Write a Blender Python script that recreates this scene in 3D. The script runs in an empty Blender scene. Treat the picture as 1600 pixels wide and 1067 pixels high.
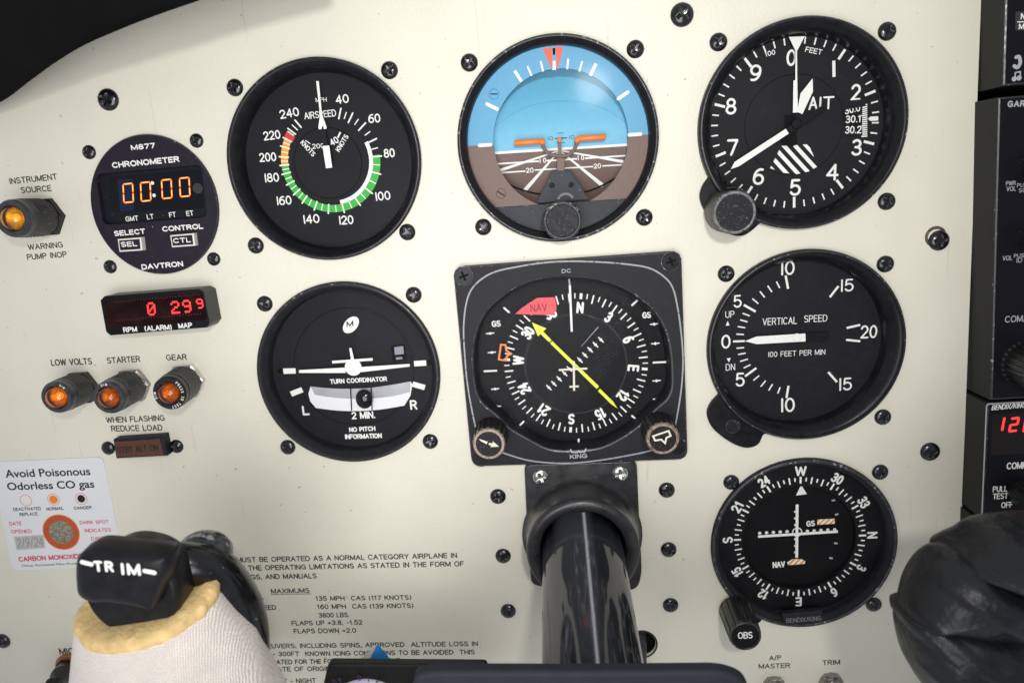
import bpy, bmesh, math, random
from mathutils import Matrix, Vector
random.seed(7)
scene = bpy.context.scene
COL = scene.collection
R = math.radians

# ------------------------------------------------------------------ camera, world, lamps, exposure
# Panel frame: X right, Y up, Z out of the panel towards the pilot, millimetres, origin at the centre of the attitude indicator.
CAM = Vector((-3.9714, -18.1274, 293.66))
FPX = 1127.28
_w = Vector((0.2061, -0.0598, 0.0697))
CROT = Matrix.Rotation(_w.length, 3, _w.normalized())      # rows: camera right, up, back
def to_world(p): return Vector((p[0], -p[2], p[1])) * 0.001
cam_d = bpy.data.cameras.new('camera')
cam = bpy.data.objects.new('camera', cam_d); COL.objects.link(cam)
ax = [to_world(CROT[i]) * 1000 for i in range(3)]
mw = Matrix((ax[0], ax[1], ax[2])).transposed().to_4x4()
mw.translation = to_world(CAM)
cam.matrix_world = mw
cam_d.sensor_width = 36.0
cam_d.lens = FPX / 1600 * 36.0
cam_d.clip_start = 0.005; cam_d.clip_end = 50
cam_d.dof.use_dof = True
cam_d.dof.focus_distance = 0.295
cam_d.dof.aperture_fstop = 14
scene.camera = cam

world = bpy.data.worlds.new('World'); scene.world = world; world.use_nodes = True
wb = world.node_tree.nodes['Background']
wb.inputs['Strength'].default_value = 1.0
wn_ = world.node_tree.nodes; wl_ = world.node_tree.links
wtc = wn_.new('ShaderNodeTexCoord'); wsx = wn_.new('ShaderNodeSeparateXYZ'); wmr = wn_.new('ShaderNodeMapRange'); wrm = wn_.new('ShaderNodeMix'); wrm.data_type = 'RGBA'
wl_.new(wtc.outputs['Generated'], wsx.inputs[0]); wl_.new(wsx.outputs['Y'], wmr.inputs['Value'])     # cockpit: dark seats and clothes behind the camera, light from the side windows
wmr.inputs['From Min'].default_value = -0.97; wmr.inputs['From Max'].default_value = -0.35
wl_.new(wmr.outputs['Result'], wrm.inputs['Factor']); wrm.inputs['A'].default_value = (0.17, 0.175, 0.185, 1); wrm.inputs['B'].default_value = (0.52, 0.54, 0.57, 1)
wl_.new(wrm.outputs['Result'], wb.inputs['Color'])

def area(name, loc, aim, power, size, color, size_y=None):
    d = bpy.data.lights.new(name, 'AREA'); d.energy = power; d.color = color
    d.shape = 'RECTANGLE' if size_y else 'DISK'; d.size = size * 0.001
    if size_y: d.size_y = size_y * 0.001
    o = bpy.data.objects.new(name, d); COL.objects.link(o)
    o.location = to_world(loc)
    o.rotation_euler = (to_world(aim) - to_world(loc)).to_track_quat('-Z', 'Y').to_euler()
    return o
def spot(name, loc, aim, power, deg, rad, color):
    d = bpy.data.lights.new(name, 'SPOT'); d.energy = power; d.color = color
    d.spot_size = R(deg); d.spot_blend = 1.0; d.shadow_soft_size = rad * 0.001
    o = bpy.data.objects.new(name, d); COL.objects.link(o); o.location = to_world(loc)
    o.rotation_euler = (to_world(aim) - to_world(loc)).to_track_quat('-Z', 'Y').to_euler(); return o
spot('camera_flash', (40, 70, 400), (22, -10, 0), 3.1, 88, 15, (1.0, 0.985, 0.95))
spot('fill_light', (-70, -110, 420), (-85, -12, 0), 5.35, 94, 150, (0.985, 0.99, 1.0))  # added soft fill below the camera to lift the shadows, no cockpit fitting

scene.view_settings.view_transform = 'Standard'
scene.view_settings.look = 'None'
scene.view_settings.exposure = 0.0
scene.view_settings.gamma = 1.0
scene.view_settings.use_curve_mapping = False
scene.render.engine = 'CYCLES'
scene.cycles.max_bounces = 8
scene.cycles.transparent_max_bounces = 12
scene.cycles.use_denoising = True

# ------------------------------------------------------------------ layout helpers
def at(px, py, h=0.0):
    """photo pixel -> point of the panel frame on the plane Z = h"""
    d = CROT.transposed() @ Vector(((px - 800) / FPX, -(py - 533.5) / FPX, -1.0))
    t = (h - CAM[2]) / d[2]
    p = CAM + t * d
    return Vector((p[0], p[1]))
class Win:
    """a measured window of the photo: origin and magnification"""
    def __init__(s, ox, oy, k): s.ox, s.oy, s.k = ox, oy, k
    def __call__(s, x, y, h=0.0): return at(s.ox + x / s.k, s.oy + y / s.k, h)

# ------------------------------------------------------------------ materials
MATS = {}
def mat(name, col, rough=0.5, metal=0.0, var=None, bump=None, coat=0.0, spec=0.5, emit=None, speck=None, sheen=0.0, dark=None):
    m = bpy.data.materials.new(name); m.use_nodes = True; MATS[name] = m
    nt = m.node_tree; N = nt.nodes; L = nt.links
    b = N['Principled BSDF']
    b.inputs['Base Color'].default_value = (*col, 1)
    b.inputs['Roughness'].default_value = rough
    b.inputs['Metallic'].default_value = metal
    b.inputs['Coat Weight'].default_value = coat
    b.inputs['Coat Roughness'].default_value = 0.12
    b.inputs['Specular IOR Level'].default_value = spec
    b.inputs['Sheen Weight'].default_value = sheen
    tc = N.new('ShaderNodeTexCoord')
    cur = None
    if var:
        sc_, amt = var
        n = N.new('ShaderNodeTexNoise'); n.inputs['Scale'].default_value = sc_; n.inputs['Detail'].default_value = 6
        L.new(tc.outputs['Object'], n.inputs['Vector'])
        mr = N.new('ShaderNodeMapRange'); mr.inputs['From Min'].default_value = 0.3; mr.inputs['From Max'].default_value = 0.7
        mr.inputs['To Min'].default_value = 1 - amt; mr.inputs['To Max'].default_value = 1 + amt
        L.new(n.outputs['Fac'], mr.inputs['Value'])
        vm = N.new('ShaderNodeVectorMath'); vm.operation = 'SCALE'; vm.inputs[0].default_value = col
        L.new(mr.outputs['Result'], vm.inputs['Scale']); L.new(vm.outputs['Vector'], b.inputs['Base Color'])
        cur = vm.outputs['Vector']
        r2 = N.new('ShaderNodeMapRange'); r2.inputs['From Min'].default_value = 0.3; r2.inputs['From Max'].default_value = 0.7
        r2.inputs['To Min'].default_value = max(0.02, rough - amt * 0.25); r2.inputs['To Max'].default_value = min(1, rough + amt * 0.25)
        L.new(n.outputs['Fac'], r2.inputs['Value']); L.new(r2.outputs['Result'], b.inputs['Roughness'])
    if speck:                                     # pale dust specks or chips: (scale, threshold, colour)
        n2 = N.new('ShaderNodeTexNoise'); n2.inputs['Scale'].default_value = speck[0]; n2.inputs['Detail'].default_value = 3
        L.new(tc.outputs['Object'], n2.inputs['Vector'])
        cr = N.new('ShaderNodeMapRange'); cr.inputs['From Min'].default_value = speck[1]; cr.inputs['From Max'].default_value = speck[1] + 0.03
        L.new(n2.outputs['Fac'], cr.inputs['Value'])
        mx = N.new('ShaderNodeMix'); mx.data_type = 'RGBA'
        L.new(cr.outputs['Result'], mx.inputs['Factor'])
        mx.inputs['A'].default_value = (*col, 1); mx.inputs['B'].default_value = (*speck[2], 1)
        if cur: L.new(cur, mx.inputs['A'])
        L.new(mx.outputs['Result'], b.inputs['Base Color'])
    if bump:
        n3 = N.new('ShaderNodeTexNoise'); n3.inputs['Scale'].default_value = bump[0]; n3.inputs['Detail'].default_value = 3
        L.new(tc.outputs['Object'], n3.inputs['Vector'])
        bp = N.new('ShaderNodeBump'); bp.inputs['Strength'].default_value = bump[1]; bp.inputs['Distance'].default_value = bump[2] * 0.001
        L.new(n3.outputs['Fac'], bp.inputs['Height']); L.new(bp.outputs['Normal'], b.inputs['Normal'])
    if emit:
        b.inputs['Emission Color'].default_value = (*emit[0], 1); b.inputs['Emission Strength'].default_value = emit[1]
    return m
def glass_mat(name, tint=(1, 1, 1), refl=1.0, rough=0.02, dust=0.0):
    m = bpy.data.materials.new(name); m.use_nodes = True; MATS[name] = m
    nt = m.node_tree; N = nt.nodes; L = nt.links
    N.remove(N['Principled BSDF']); out = N['Material Output']
    tr = N.new('ShaderNodeBsdfTransparent'); tr.inputs['Color'].default_value = (*tint, 1)
    gl = N.new('ShaderNodeBsdfGlossy'); gl.inputs['Roughness'].default_value = rough
    fr = N.new('ShaderNodeFresnel'); fr.inputs['IOR'].default_value = 1.45
    mu = N.new('ShaderNodeMath'); mu.operation = 'MULTIPLY'; mu.inputs[1].default_value = refl
    mx = N.new('ShaderNodeMixShader')
    L.new(fr.outputs['Fac'], mu.inputs[0]); L.new(mu.outputs[0], mx.inputs['Fac'])
    L.new(tr.outputs['BSDF'], mx.inputs[1]); L.new(gl.outputs['BSDF'], mx.inputs[2])
    if dust:
        tc = N.new('ShaderNodeTexCoord'); df = N.new('ShaderNodeBsdfDiffuse'); df.inputs['Color'].default_value = (.75, .77, .8, 1); prev = mx.outputs['Shader']
        for sc_, lo, hi, k in ((55, .45, .75, dust * .35), (1500, .72, .76, dust * 9)):
            ns = N.new('ShaderNodeTexNoise'); ns.inputs['Scale'].default_value = sc_; ns.inputs['Detail'].default_value = 4; mr = N.new('ShaderNodeMapRange')
            mr.inputs['From Min'].default_value = lo; mr.inputs['From Max'].default_value = hi; mr.inputs['To Max'].default_value = k
            L.new(tc.outputs['Object'], ns.inputs['Vector']); L.new(ns.outputs['Fac'], mr.inputs['Value'])
            m2 = N.new('ShaderNodeMixShader'); L.new(mr.outputs['Result'], m2.inputs['Fac']); L.new(prev, m2.inputs[1]); L.new(df.outputs[0], m2.inputs[2]); prev = m2.outputs['Shader']
        L.new(prev, out.inputs['Surface'])
    else: L.new(mx.outputs['Shader'], out.inputs['Surface'])
    return m
PAINT = mat('cream_panel_paint', (0.78, 0.748, 0.625), 0.42, var=(40, 0.02), bump=(800, 0.45, 0.25), speck=(260, 0.79, (0.55, 0.5, 0.4)))
_n = PAINT.node_tree.nodes; _l = PAINT.node_tree.links; _pb = _n['Principled BSDF']
_src = _pb.inputs['Base Color'].links[0].from_socket; _tc = _n.new('ShaderNodeTexCoord')
def streaks(angle, sx, sy, scale, lo, hi):
    mp = _n.new('ShaderNodeMapping'); mp.inputs['Rotation'].default_value = (0, 0, R(angle)); mp.inputs['Scale'].default_value = (sx, sy, 1)
    ns = _n.new('ShaderNodeTexNoise'); ns.inputs['Scale'].default_value = scale; ns.inputs['Detail'].default_value = 2
    mr = _n.new('ShaderNodeMapRange'); mr.inputs['From Min'].default_value = lo; mr.inputs['From Max'].default_value = hi
    _l.new(_tc.outputs['Object'], mp.inputs['Vector']); _l.new(mp.outputs['Vector'], ns.inputs['Vector']); _l.new(ns.outputs['Fac'], mr.inputs['Value']); return mr.outputs['Result']
_cur = _src
for _a, _sx, _sy, _sc, _lo, _hi, _k, _c in ((17, 1, .04, 420, .715, .74, .22, (.45, .42, .36)), (-58, 1, .05, 380, .72, .745, .2, (.5, .47, .4)), (0, 1, 1, 22, .55, .75, .09, (.62, .58, .47)), (0, 1, 1, 330, .735, .75, .55, (.36, .31, .22))):
    _mx = _n.new('ShaderNodeMix'); _mx.data_type = 'RGBA'; _mm = _n.new('ShaderNodeMath'); _mm.operation = 'MULTIPLY'; _mm.inputs[1].default_value = _k
    _l.new(streaks(_a, _sx, _sy, _sc, _lo, _hi), _mm.inputs[0]); _l.new(_mm.outputs[0], _mx.inputs['Factor']); _l.new(_cur, _mx.inputs['A']); _mx.inputs['B'].default_value = (*_c, 1); _cur = _mx.outputs['Result']
_l.new(_cur, _pb.inputs['Base Color'])
BEZ = mat('satin_black_bezel', (0.010, 0.010, 0.012), 0.33, spec=0.22, var=(300, 0.25), bump=(2500, 0.05, 0.05), speck=(1400, 0.77, (0.15, 0.15, 0.16)))
BEZM = mat('matt_black_bezel', (0.017, 0.017, 0.021), 0.55, spec=0.22, var=(300, 0.2), bump=(2500, 0.25, 0.12), speck=(1100, 0.76, (0.25, 0.25, 0.26)))
EDGE = mat('worn_bezel_edge', (0.03, 0.03, 0.034), 0.35, var=(500, 0.4), speck=(700, 0.66, (0.3, 0.3, 0.3)))
EDGE2 = mat('rubbed_bezel_edge', (0.035, 0.035, 0.038), 0.35, var=(500, 0.5), speck=(600, 0.62, (0.3, 0.3, 0.3)))
DIAL = mat('dial_black', (0.0095, 0.0095, 0.013), 0.62, spec=0.22, var=(500, 0.25), bump=(3500, 0.2, 0.1), speck=(1300, 0.775, (0.22, 0.22, 0.24)))
DIALD = mat('dial_deep_black', (0.005, 0.005, 0.007), 0.6, spec=0.2, var=(500, 0.3), speck=(1300, 0.81, (0.1, 0.1, 0.12)))
LINE = mat('dial_groove', (0.002, 0.002, 0.003), 0.8, spec=0.22)
WHITE = mat('white_marking', (0.86, 0.85, 0.81), 0.6, var=(900, 0.04))
CREAMW = mat('ivory_marking', (0.80, 0.76, 0.60), 0.6)
GREYW = mat('grey_marking', (0.42, 0.43, 0.45), 0.6)
DIMW = mat('faded_marking', (0.16, 0.16, 0.165), 0.6)
INK = mat('black_lettering', (0.02, 0.02, 0.022), 0.6)
GREEN = mat('green_arc', (0.03, 0.43, 0.035), 0.5)
YELL = mat('amber_arc', (0.87, 0.36, 0.02), 0.5)
RED = mat('red_arc', (0.62, 0.035, 0.03), 0.5)
SKYB = mat('horizon_sky_blue', (0.15, 0.47, 0.68), 0.5, var=(400, 0.03))
SKYB2 = mat('horizon_frame_blue', (0.10, 0.36, 0.58), 0.5, var=(400, 0.03))
BRN = mat('horizon_ground_brown', (0.155, 0.098, 0.080), 0.6, var=(400, 0.06), speck=(1200, 0.76, (0.4, 0.33, 0.3)))
BRN2 = mat('horizon_frame_brown', (0.185, 0.122, 0.100), 0.6, var=(400, 0.06), speck=(1200, 0.77, (0.4, 0.33, 0.3)))
ORG = mat('orange_paint', (0.92, 0.23, 0.03), 0.4)
ORGR = mat('red_orange_paint', (0.78, 0.085, 0.045), 0.45)
YEL = mat('yellow_needle', (0.80, 0.82, 0.045), 0.45)
PINK = mat('red_flag', (0.80, 0.075, 0.095), 0.5)
DKRED = mat('dark_red_lettering', (0.18, 0.012, 0.016), 0.6)
SLATE = mat('slate_grey_plate', (0.034, 0.037, 0.046), 0.5, spec=0.22, var=(300, 0.25), speck=(1000, 0.70, (0.3, 0.3, 0.32)), bump=(2500, 0.2, 0.1))
KNOB = mat('black_knob', (0.012, 0.012, 0.013), 0.34, var=(600, 0.3), speck=(1300, 0.72, (0.22, 0.21, 0.2)))
KNOBF = mat('scuffed_knob_face', (0.010, 0.010, 0.014), 0.5, spec=0.25, var=(500, 0.4), speck=(1500, 0.64, (0.13, 0.125, 0.12)))
KRIM = mat('scraped_knob_rim', (0.16, 0.16, 0.16), 0.45, var=(500, 0.5), speck=(900, 0.6, (0.03, 0.03, 0.03)))
COPR = mat('worn_brassy_rim', (0.30, 0.23, 0.18), 0.4, metal=0.5, var=(900, 0.5))
SCR = mat('black_oxide_screw', (0.006, 0.006, 0.008), 0.24, var=(900, 0.2), spec=0.6, coat=0.25, speck=(900, 0.82, (0.3, 0.28, 0.25)))
CHROME = mat('bright_screw', (0.62, 0.60, 0.57), 0.25, metal=1.0, var=(900, 0.2))
NICK = mat('dull_nickel', (0.34, 0.32, 0.30), 0.3, metal=1.0, var=(700, 0.3))
BRASS = mat('brass', (0.55, 0.38, 0.16), 0.35, metal=1.0, var=(700, 0.3))
CHRONO = mat('anodised_purple_black', (0.018, 0.014, 0.024), 0.5, spec=0.22, var=(300, 0.15), bump=(2500, 0.1, 0.1), speck=(900, 0.745, (0.3, 0.28, 0.3)))
DISP = mat('dark_display', (0.004, 0.005, 0.009), 0.15)
DISPG = mat('display_surround', (0.012, 0.013, 0.017), 0.3, spec=0.22, speck=(1100, 0.70, (0.16, 0.15, 0.13)))
BLUED = mat('display_blue_cell', (0.008, 0.012, 0.04), 0.3)
LEDO = mat('orange_segment', (0.5, 0.1, 0.02), 0.4, emit=((1.0, 0.22, 0.03), 1.1))
LEDC = mat('segment_core', (0.6, 0.3, 0.1), 0.4, emit=((1.0, 0.70, 0.25), 1.1))
LEDR = mat('red_led', (0.4, 0.02, 0.02), 0.4, emit=((1.0, 0.045, 0.04), 1.25))
LEDD = mat('unlit_led', (0.045, 0.004, 0.004), 0.4)
LEDW = mat('dark_red_window', (0.014, 0.002, 0.002), 0.2, spec=0.3, var=(120, 0.6))
GUN = mat('gunmetal_case', (0.045, 0.045, 0.045), 0.42, spec=0.22, var=(250, 0.2), bump=(2500, 0.15, 0.1))
KNURL = mat('knurled_black', (0.016, 0.016, 0.018), 0.4, speck=(900, 0.66, (0.12, 0.12, 0.12)))
BROWNL = mat('brown_legend_lens', (0.105, 0.040, 0.024), 0.35, var=(300, 0.12))
BROWNT = mat('brown_legend_ink', (0.022, 0.010, 0.008), 0.5)
CARD = mat('white_card', (0.80, 0.80, 0.82), 0.35, var=(60, 0.01))
CORG = mat('card_orange', (0.86, 0.25, 0.03), 0.5)
CORGD = mat('card_dark_orange', (0.50, 0.085, 0.02), 0.5, var=(500, 0.1))
CRED = mat('card_red', (0.70, 0.04, 0.09), 0.5)
CBLK = mat('card_black', (0.008, 0.008, 0.01), 0.5)
CSPOT = mat('grey_sensor_spot', (0.28, 0.25, 0.18), 0.8, var=(900, 0.55), speck=(1200, 0.55, (0.15, 0.15, 0.16)))
CPATCH = mat('date_patch', (0.50, 0.49, 0.47), 0.6, var=(500, 0.06))
PENCIL = mat('pencil', (0.20, 0.19, 0.19), 0.7)
SHIELD = mat('glareshield_vinyl', (0.0045, 0.0045, 0.005), 0.8, spec=0.08, var=(60, 0.3), bump=(700, 0.3, 0.4))
RUB = mat('worn_black_rubber', (0.024, 0.0235, 0.026), 0.33, spec=0.6, var=(200, 0.3), bump=(1800, 0.25, 0.15), speck=(900, 0.71, (0.14, 0.12, 0.10)))
TUBEM = mat('gloss_black_tube', (0.003, 0.003, 0.005), 0.07, spec=0.5, speck=(900, 0.775, (0.2, 0.2, 0.2)))
_tn = TUBEM.node_tree.nodes; _tl = TUBEM.node_tree.links      # lathe-turned: ring scratches draw the lamp out into a line along the tube
_t = _tn.new('ShaderNodeTangent'); _t.direction_type = 'RADIAL'; _t.axis = 'Z'
_ga = _tn.new('ShaderNodeBsdfAnisotropic'); _ga.inputs['Color'].default_value = (0.86, 0.89, 1.0, 1); _ga.inputs['Roughness'].default_value = .4; _ga.inputs['Anisotropy'].default_value = .93; _ga.inputs['Rotation'].default_value = 0.0
_mx = _tn.new('ShaderNodeMixShader'); _mx.inputs['Fac'].default_value = 0.055
_tl.new(_t.outputs[0], _ga.inputs['Tangent']); _tl.new(_tn['Principled BSDF'].outputs[0], _mx.inputs[1]); _tl.new(_ga.outputs[0], _mx.inputs[2]); _tl.new(_mx.outputs[0], _tn['Material Output'].inputs['Surface'])
PLUGM = mat('gloss_black_plug', (0.006, 0.006, 0.007), 0.3)
BARM = mat('blue_black_bar', (0.024, 0.026, 0.036), 0.6, spec=0.22, var=(150, 0.15), bump=(1200, 0.2, 0.2))
HORN = mat('gloss_black_horn', (0.004, 0.004, 0.005), 0.24, spec=0.4, coat=0.2, var=(150, 0.4), bump=(350, 0.25, 0.4), speck=(420, 0.70, (0.10, 0.09, 0.08)))
SWITCH = mat('black_switch_plastic', (0.008, 0.008, 0.010), 0.4, spec=0.28, bump=(1500, 0.15, 0.1), var=(200, 0.3))
FOAM = mat('yellow_foam', (0.78, 0.55, 0.24), 0.9, var=(250, 0.2), bump=(900, 0.6, 0.6))
LEATH = mat('black_leather', (0.006, 0.0065, 0.009), 0.43, spec=0.45, var=(150, 0.25), bump=(330, 0.55, 0.9))
BLUEP = mat('blue_plastic', (0.02, 0.19, 0.50), 0.4)
BEIGE = mat('beige_plastic', (0.55, 0.47, 0.40), 0.5)
DIALW = mat('pale_lilac_dial', (0.62, 0.58, 0.70), 0.5)
RADIO = mat('radio_case_black', (0.013, 0.013, 0.013), 0.5, spec=0.22, var=(300, 0.2), bump=(2500, 0.3, 0.12))
RFACE = mat('radio_face_black', (0.004, 0.004, 0.007), 0.42, spec=0.22, bump=(2500, 0.2, 0.1))
RSIDE = mat('radio_side_grey', (0.018, 0.018, 0.017), 0.55, spec=0.2, var=(200, 0.15), bump=(2500, 0.25, 0.12))
DARK = mat('dark_gap', (0.003, 0.003, 0.003), 0.9, spec=0.22)
CABLE = mat('grey_black_cable', (0.03, 0.03, 0.038), 0.45, var=(300, 0.2))
HOLEC = mat('bare_hole_edge', (0.15, 0.11, 0.06), 0.7, speck=(700, 0.5, (0.05, 0.04, 0.03)))
GLASS = glass_mat('dial_glass', refl=0.035, rough=0.09, dust=0.013)
GLASSH = glass_mat('hsi_glass', refl=0.06, rough=0.08, dust=0.013)
AMBER = glass_mat('amber_lens', tint=(1.0, 0.52, 0.12), refl=1.6, rough=0.06)
AMBERY = glass_mat('yellow_lens', tint=(0.93, 0.68, 0.2), refl=1.6, rough=0.08)
AMBERD = glass_mat('dark_amber_lens', tint=(0.86, 0.42, 0.085), refl=1.6, rough=0.06)
LITB = mat('warm_reflector', (0.85, 0.66, 0.36), 0.3, metal=0.2, var=(700, 0.3))
# fabric: knitted ribs
FAB = mat('pale_knit_fabric', (0.85, 0.76, 0.69), 0.92, var=(120, 0.07), sheen=0.3)
nt = FAB.node_tree; tcn = nt.nodes.new('ShaderNodeTexCoord'); wv = nt.nodes.new('ShaderNodeTexWave')
wv.bands_direction = 'Y'; wv.inputs['Scale'].default_value = 430; wv.inputs['Distortion'].default_value = 1.5; wv.inputs['Detail Scale'].default_value = 3
wv2 = nt.nodes.new('ShaderNodeTexWave'); wv2.bands_direction = 'X'; wv2.inputs['Scale'].default_value = 520; wv2.inputs['Distortion'].default_value = 3
ad = nt.nodes.new('ShaderNodeMath'); ad.operation = 'ADD'
bpn = nt.nodes.new('ShaderNodeBump'); bpn.inputs['Strength'].default_value = 0.9; bpn.inputs['Distance'].default_value = 0.0002
nt.links.new(tcn.outputs['Object'], wv.inputs['Vector']); nt.links.new(tcn.outputs['Object'], wv2.inputs['Vector'])
nt.links.new(wv.outputs['Fac'], ad.inputs[0]); nt.links.new(wv2.outputs['Fac'], ad.inputs[1])
nt.links.new(ad.outputs[0], bpn.inputs['Height']); nt.links.new(bpn.outputs['Normal'], nt.nodes['Principled BSDF'].inputs['Normal'])
# stripes of the warning flags on the navigation indicator
STRO = mat('flag_orange', (0.80, 0.33, 0.04), 0.5)

# ------------------------------------------------------------------ geometry builder (panel millimetres)
class G:
    def __init__(s): s.v, s.f, s.m, s.s = [], [], [], []
    def add(s, vs, fs, mi=0, sm=False):
        b = len(s.v); s.v += [tuple(p) for p in vs]
        for f in fs: s.f.append([b + i for i in f]); s.m.append(mi); s.s.append(sm)
    def poly(s, pts, z, mi=0):
        a = sum(p[0] * q[1] - q[0] * p[1] for p, q in zip(pts, pts[1:] + pts[:1]))
        if a < 0: pts = pts[::-1]
        s.add([(p[0], p[1], z) for p in pts], [list(range(len(pts)))], mi)
    def disc(s, c, r, z, n=48, mi=0): s.poly([(c[0] + r * math.cos(2 * math.pi * i / n), c[1] + r * math.sin(2 * math.pi * i / n)) for i in range(n)], z, mi)
    def ring(s, c, r0, r1, z, a0=0, a1=360, n=None, mi=0):
        """flat annulus sector, angles clockwise from up"""
        n = n or max(2, int(abs(a1 - a0) / 4)); vs = []
        for i in range(n + 1):
            t = R(a0 + (a1 - a0) * i / n); u = (math.sin(t), math.cos(t))
            vs += [(c[0] + r0 * u[0], c[1] + r0 * u[1], z), (c[0] + r1 * u[0], c[1] + r1 * u[1], z)]
        s.add(vs, [[2 * i, 2 * i + 2, 2 * i + 3, 2 * i + 1] for i in range(n)], mi)
    def line(s, a, b, w, z, mi=0, w2=None):
        d = Vector((b[0] - a[0], b[1] - a[1])); d.normalize(); n = Vector((-d[1], d[0])); w2 = w if w2 is None else w2
        s.poly([(a[0] + n[0] * w / 2, a[1] + n[1] * w / 2), (a[0] - n[0] * w / 2, a[1] - n[1] * w / 2), (b[0] - n[0] * w2 / 2, b[1] - n[1] * w2 / 2), (b[0] + n[0] * w2 / 2, b[1] + n[1] * w2 / 2)], z, mi)
    def tick(s, c, ang, r0, r1, w, z, mi=0):
        t = R(ang); u = (math.sin(t), math.cos(t))
        s.line((c[0] + r0 * u[0], c[1] + r0 * u[1]), (c[0] + r1 * u[0], c[1] + r1 * u[1]), w, z, mi)
    def strip(s, pts, w, z, mi=0, cap=True, closed=False):
        pts = [Vector((p[0], p[1])) for p in pts]
        P = [pts[0]]
        for p in pts[1:]:
            if (p - P[-1]).length > 1e-5: P.append(p)
        if closed and (P[0] - P[-1]).length < 1e-5: P.pop()
        if len(P) < 2: s.disc(P[0], w / 2, z, 10, mi); return
        runs = [[P[0]]]
        if closed: runs = [P + [P[0]]]
        else:
            for i in range(1, len(P)):
                runs[-1].append(P[i])
                if i < len(P) - 1 and (P[i] - P[i - 1]).normalized().dot((P[i + 1] - P[i]).normalized()) < 0.25: runs.append([P[i]])
        for k, r in enumerate(runs):
            n = len(r); vs = []; zz = z + 0.006 * k
            for i in range(n):
                if closed: a = r[i - 1] if i else r[-2]; b = r[i + 1] if i < n - 1 else r[1]
                else: a = r[max(0, i - 1)]; b = r[min(n - 1, i + 1)]
                d1 = (r[i] - a); d2 = (b - r[i])
                d1 = d1.normalized() if d1.length else d2.normalized(); d2 = d2.normalized() if d2.length else d1
                t = (d1 + d2); t = t.normalized() if t.length > 1e-6 else d1
                nrm = Vector((-t[1], t[0])); c = max(0.5, t.dot(d1)); o = nrm * (w / 2 / c)
                vs += [(r[i][0] - o[0], r[i][1] - o[1], zz), (r[i][0] + o[0], r[i][1] + o[1], zz)]
            s.add(vs, [[2 * i, 2 * i + 2, 2 * i + 3, 2 * i + 1] for i in range(n - 1)], mi)
            if cap and not closed:
                for p, q in ((r[0], r[1]), (r[-1], r[-2])):
                    d = (p - q).normalized(); a0 = math.atan2(d[1], d[0])
                    s.poly([(p[0] + w / 2 * math.cos(a0 + R(-90 + 36 * j)), p[1] + w / 2 * math.sin(a0 + R(-90 + 36 * j))) for j in range(6)], zz, mi)
    def lathe(s, prof, c=(0, 0), n=96, mats=None, sm=True, mod=None, sx=1, sy=1, capf=None):
        """revolve (r, z) about the Z axis; mats: material per segment; mod(theta, i): radius factor"""
        vs = []; k = len(prof)
        for i, (r, z) in enumerate(prof):
            for j in range(n):
                t = 2 * math.pi * j / n; rr = r * (mod(t, i) if mod else 1)
                vs.append((c[0] + rr * math.cos(t) * sx, c[1] + rr * math.sin(t) * sy, z))
        b = len(s.v); s.v += vs
        for i in range(k - 1):
            for j in range(n):
                j2 = (j + 1) % n
                s.f.append([b + i * n + j, b + i * n + j2, b + (i + 1) * n + j2, b + (i + 1) * n + j]); s.m.append(mats[i] if mats else 0); s.s.append(sm)
        if capf is not None:
            s.f.append([b + (k - 1) * n + j for j in range(n)]); s.m.append(capf); s.s.append(False)
    def plate(s, out, z0, z1, bev=0.4, mi=0, mt=None, me=None):
        a = sum(p[0] * q[1] - q[0] * p[1] for p, q in zip(out, out[1:] + out[:1]))
        if a < 0: out = out[::-1]
        n = len(out); nr = []
        for i in range(n):
            p, q, r = Vector(out[i - 1]), Vector(out[i]), Vector(out[(i + 1) % n])
            d1 = (q - p).normalized(); d2 = (r - q).normalized(); t = (d1 + d2).normalized()
            nr.append(Vector((-t[1], t[0])) / max(0.45, t.dot(d1)))
        rings = [(0, z0), (0, z1 - bev), (bev * 0.3, z1 - bev * 0.3), (bev, z1)]
        vs = [(q[0] + nr[i][0] * o, q[1] + nr[i][1] * o, z) for o, z in rings for i, q in enumerate(out)]
        fs = [[k * n + i, k * n + (i + 1) % n, (k + 1) * n + (i + 1) % n, (k + 1) * n + i] for k in range(3) for i in range(n)]
        b = len(s.v); s.v += vs
        for idx, f in enumerate(fs):
            s.f.append([b + i for i in f]); s.m.append(me if (me is not None and idx >= n) else mi); s.s.append(idx >= n and n > 16)
        s.f.append([b + 3 * n + i for i in range(n)]); s.m.append(mi if mt is None else mt); s.s.append(False)
    def bridge(s, rings, mats=None, sm=False, closed=True, cap=None):
        """rings: lists of 3-D points, equal count"""
        n = len(rings[0]); b = len(s.v)
        for r in rings: s.v += [tuple(p) for p in r]
        for k in range(len(rings) - 1):
            for i in range(n if closed else n - 1):
                j = (i + 1) % n
                s.f.append([b + k * n + i, b + k * n + j, b + (k + 1) * n + j, b + (k + 1) * n + i]); s.m.append(mats[k] if mats else 0); s.s.append(sm)
        if cap is not None: s.f.append([b + (len(rings) - 1) * n + i for i in range(n)]); s.m.append(cap); s.s.append(False)
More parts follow.
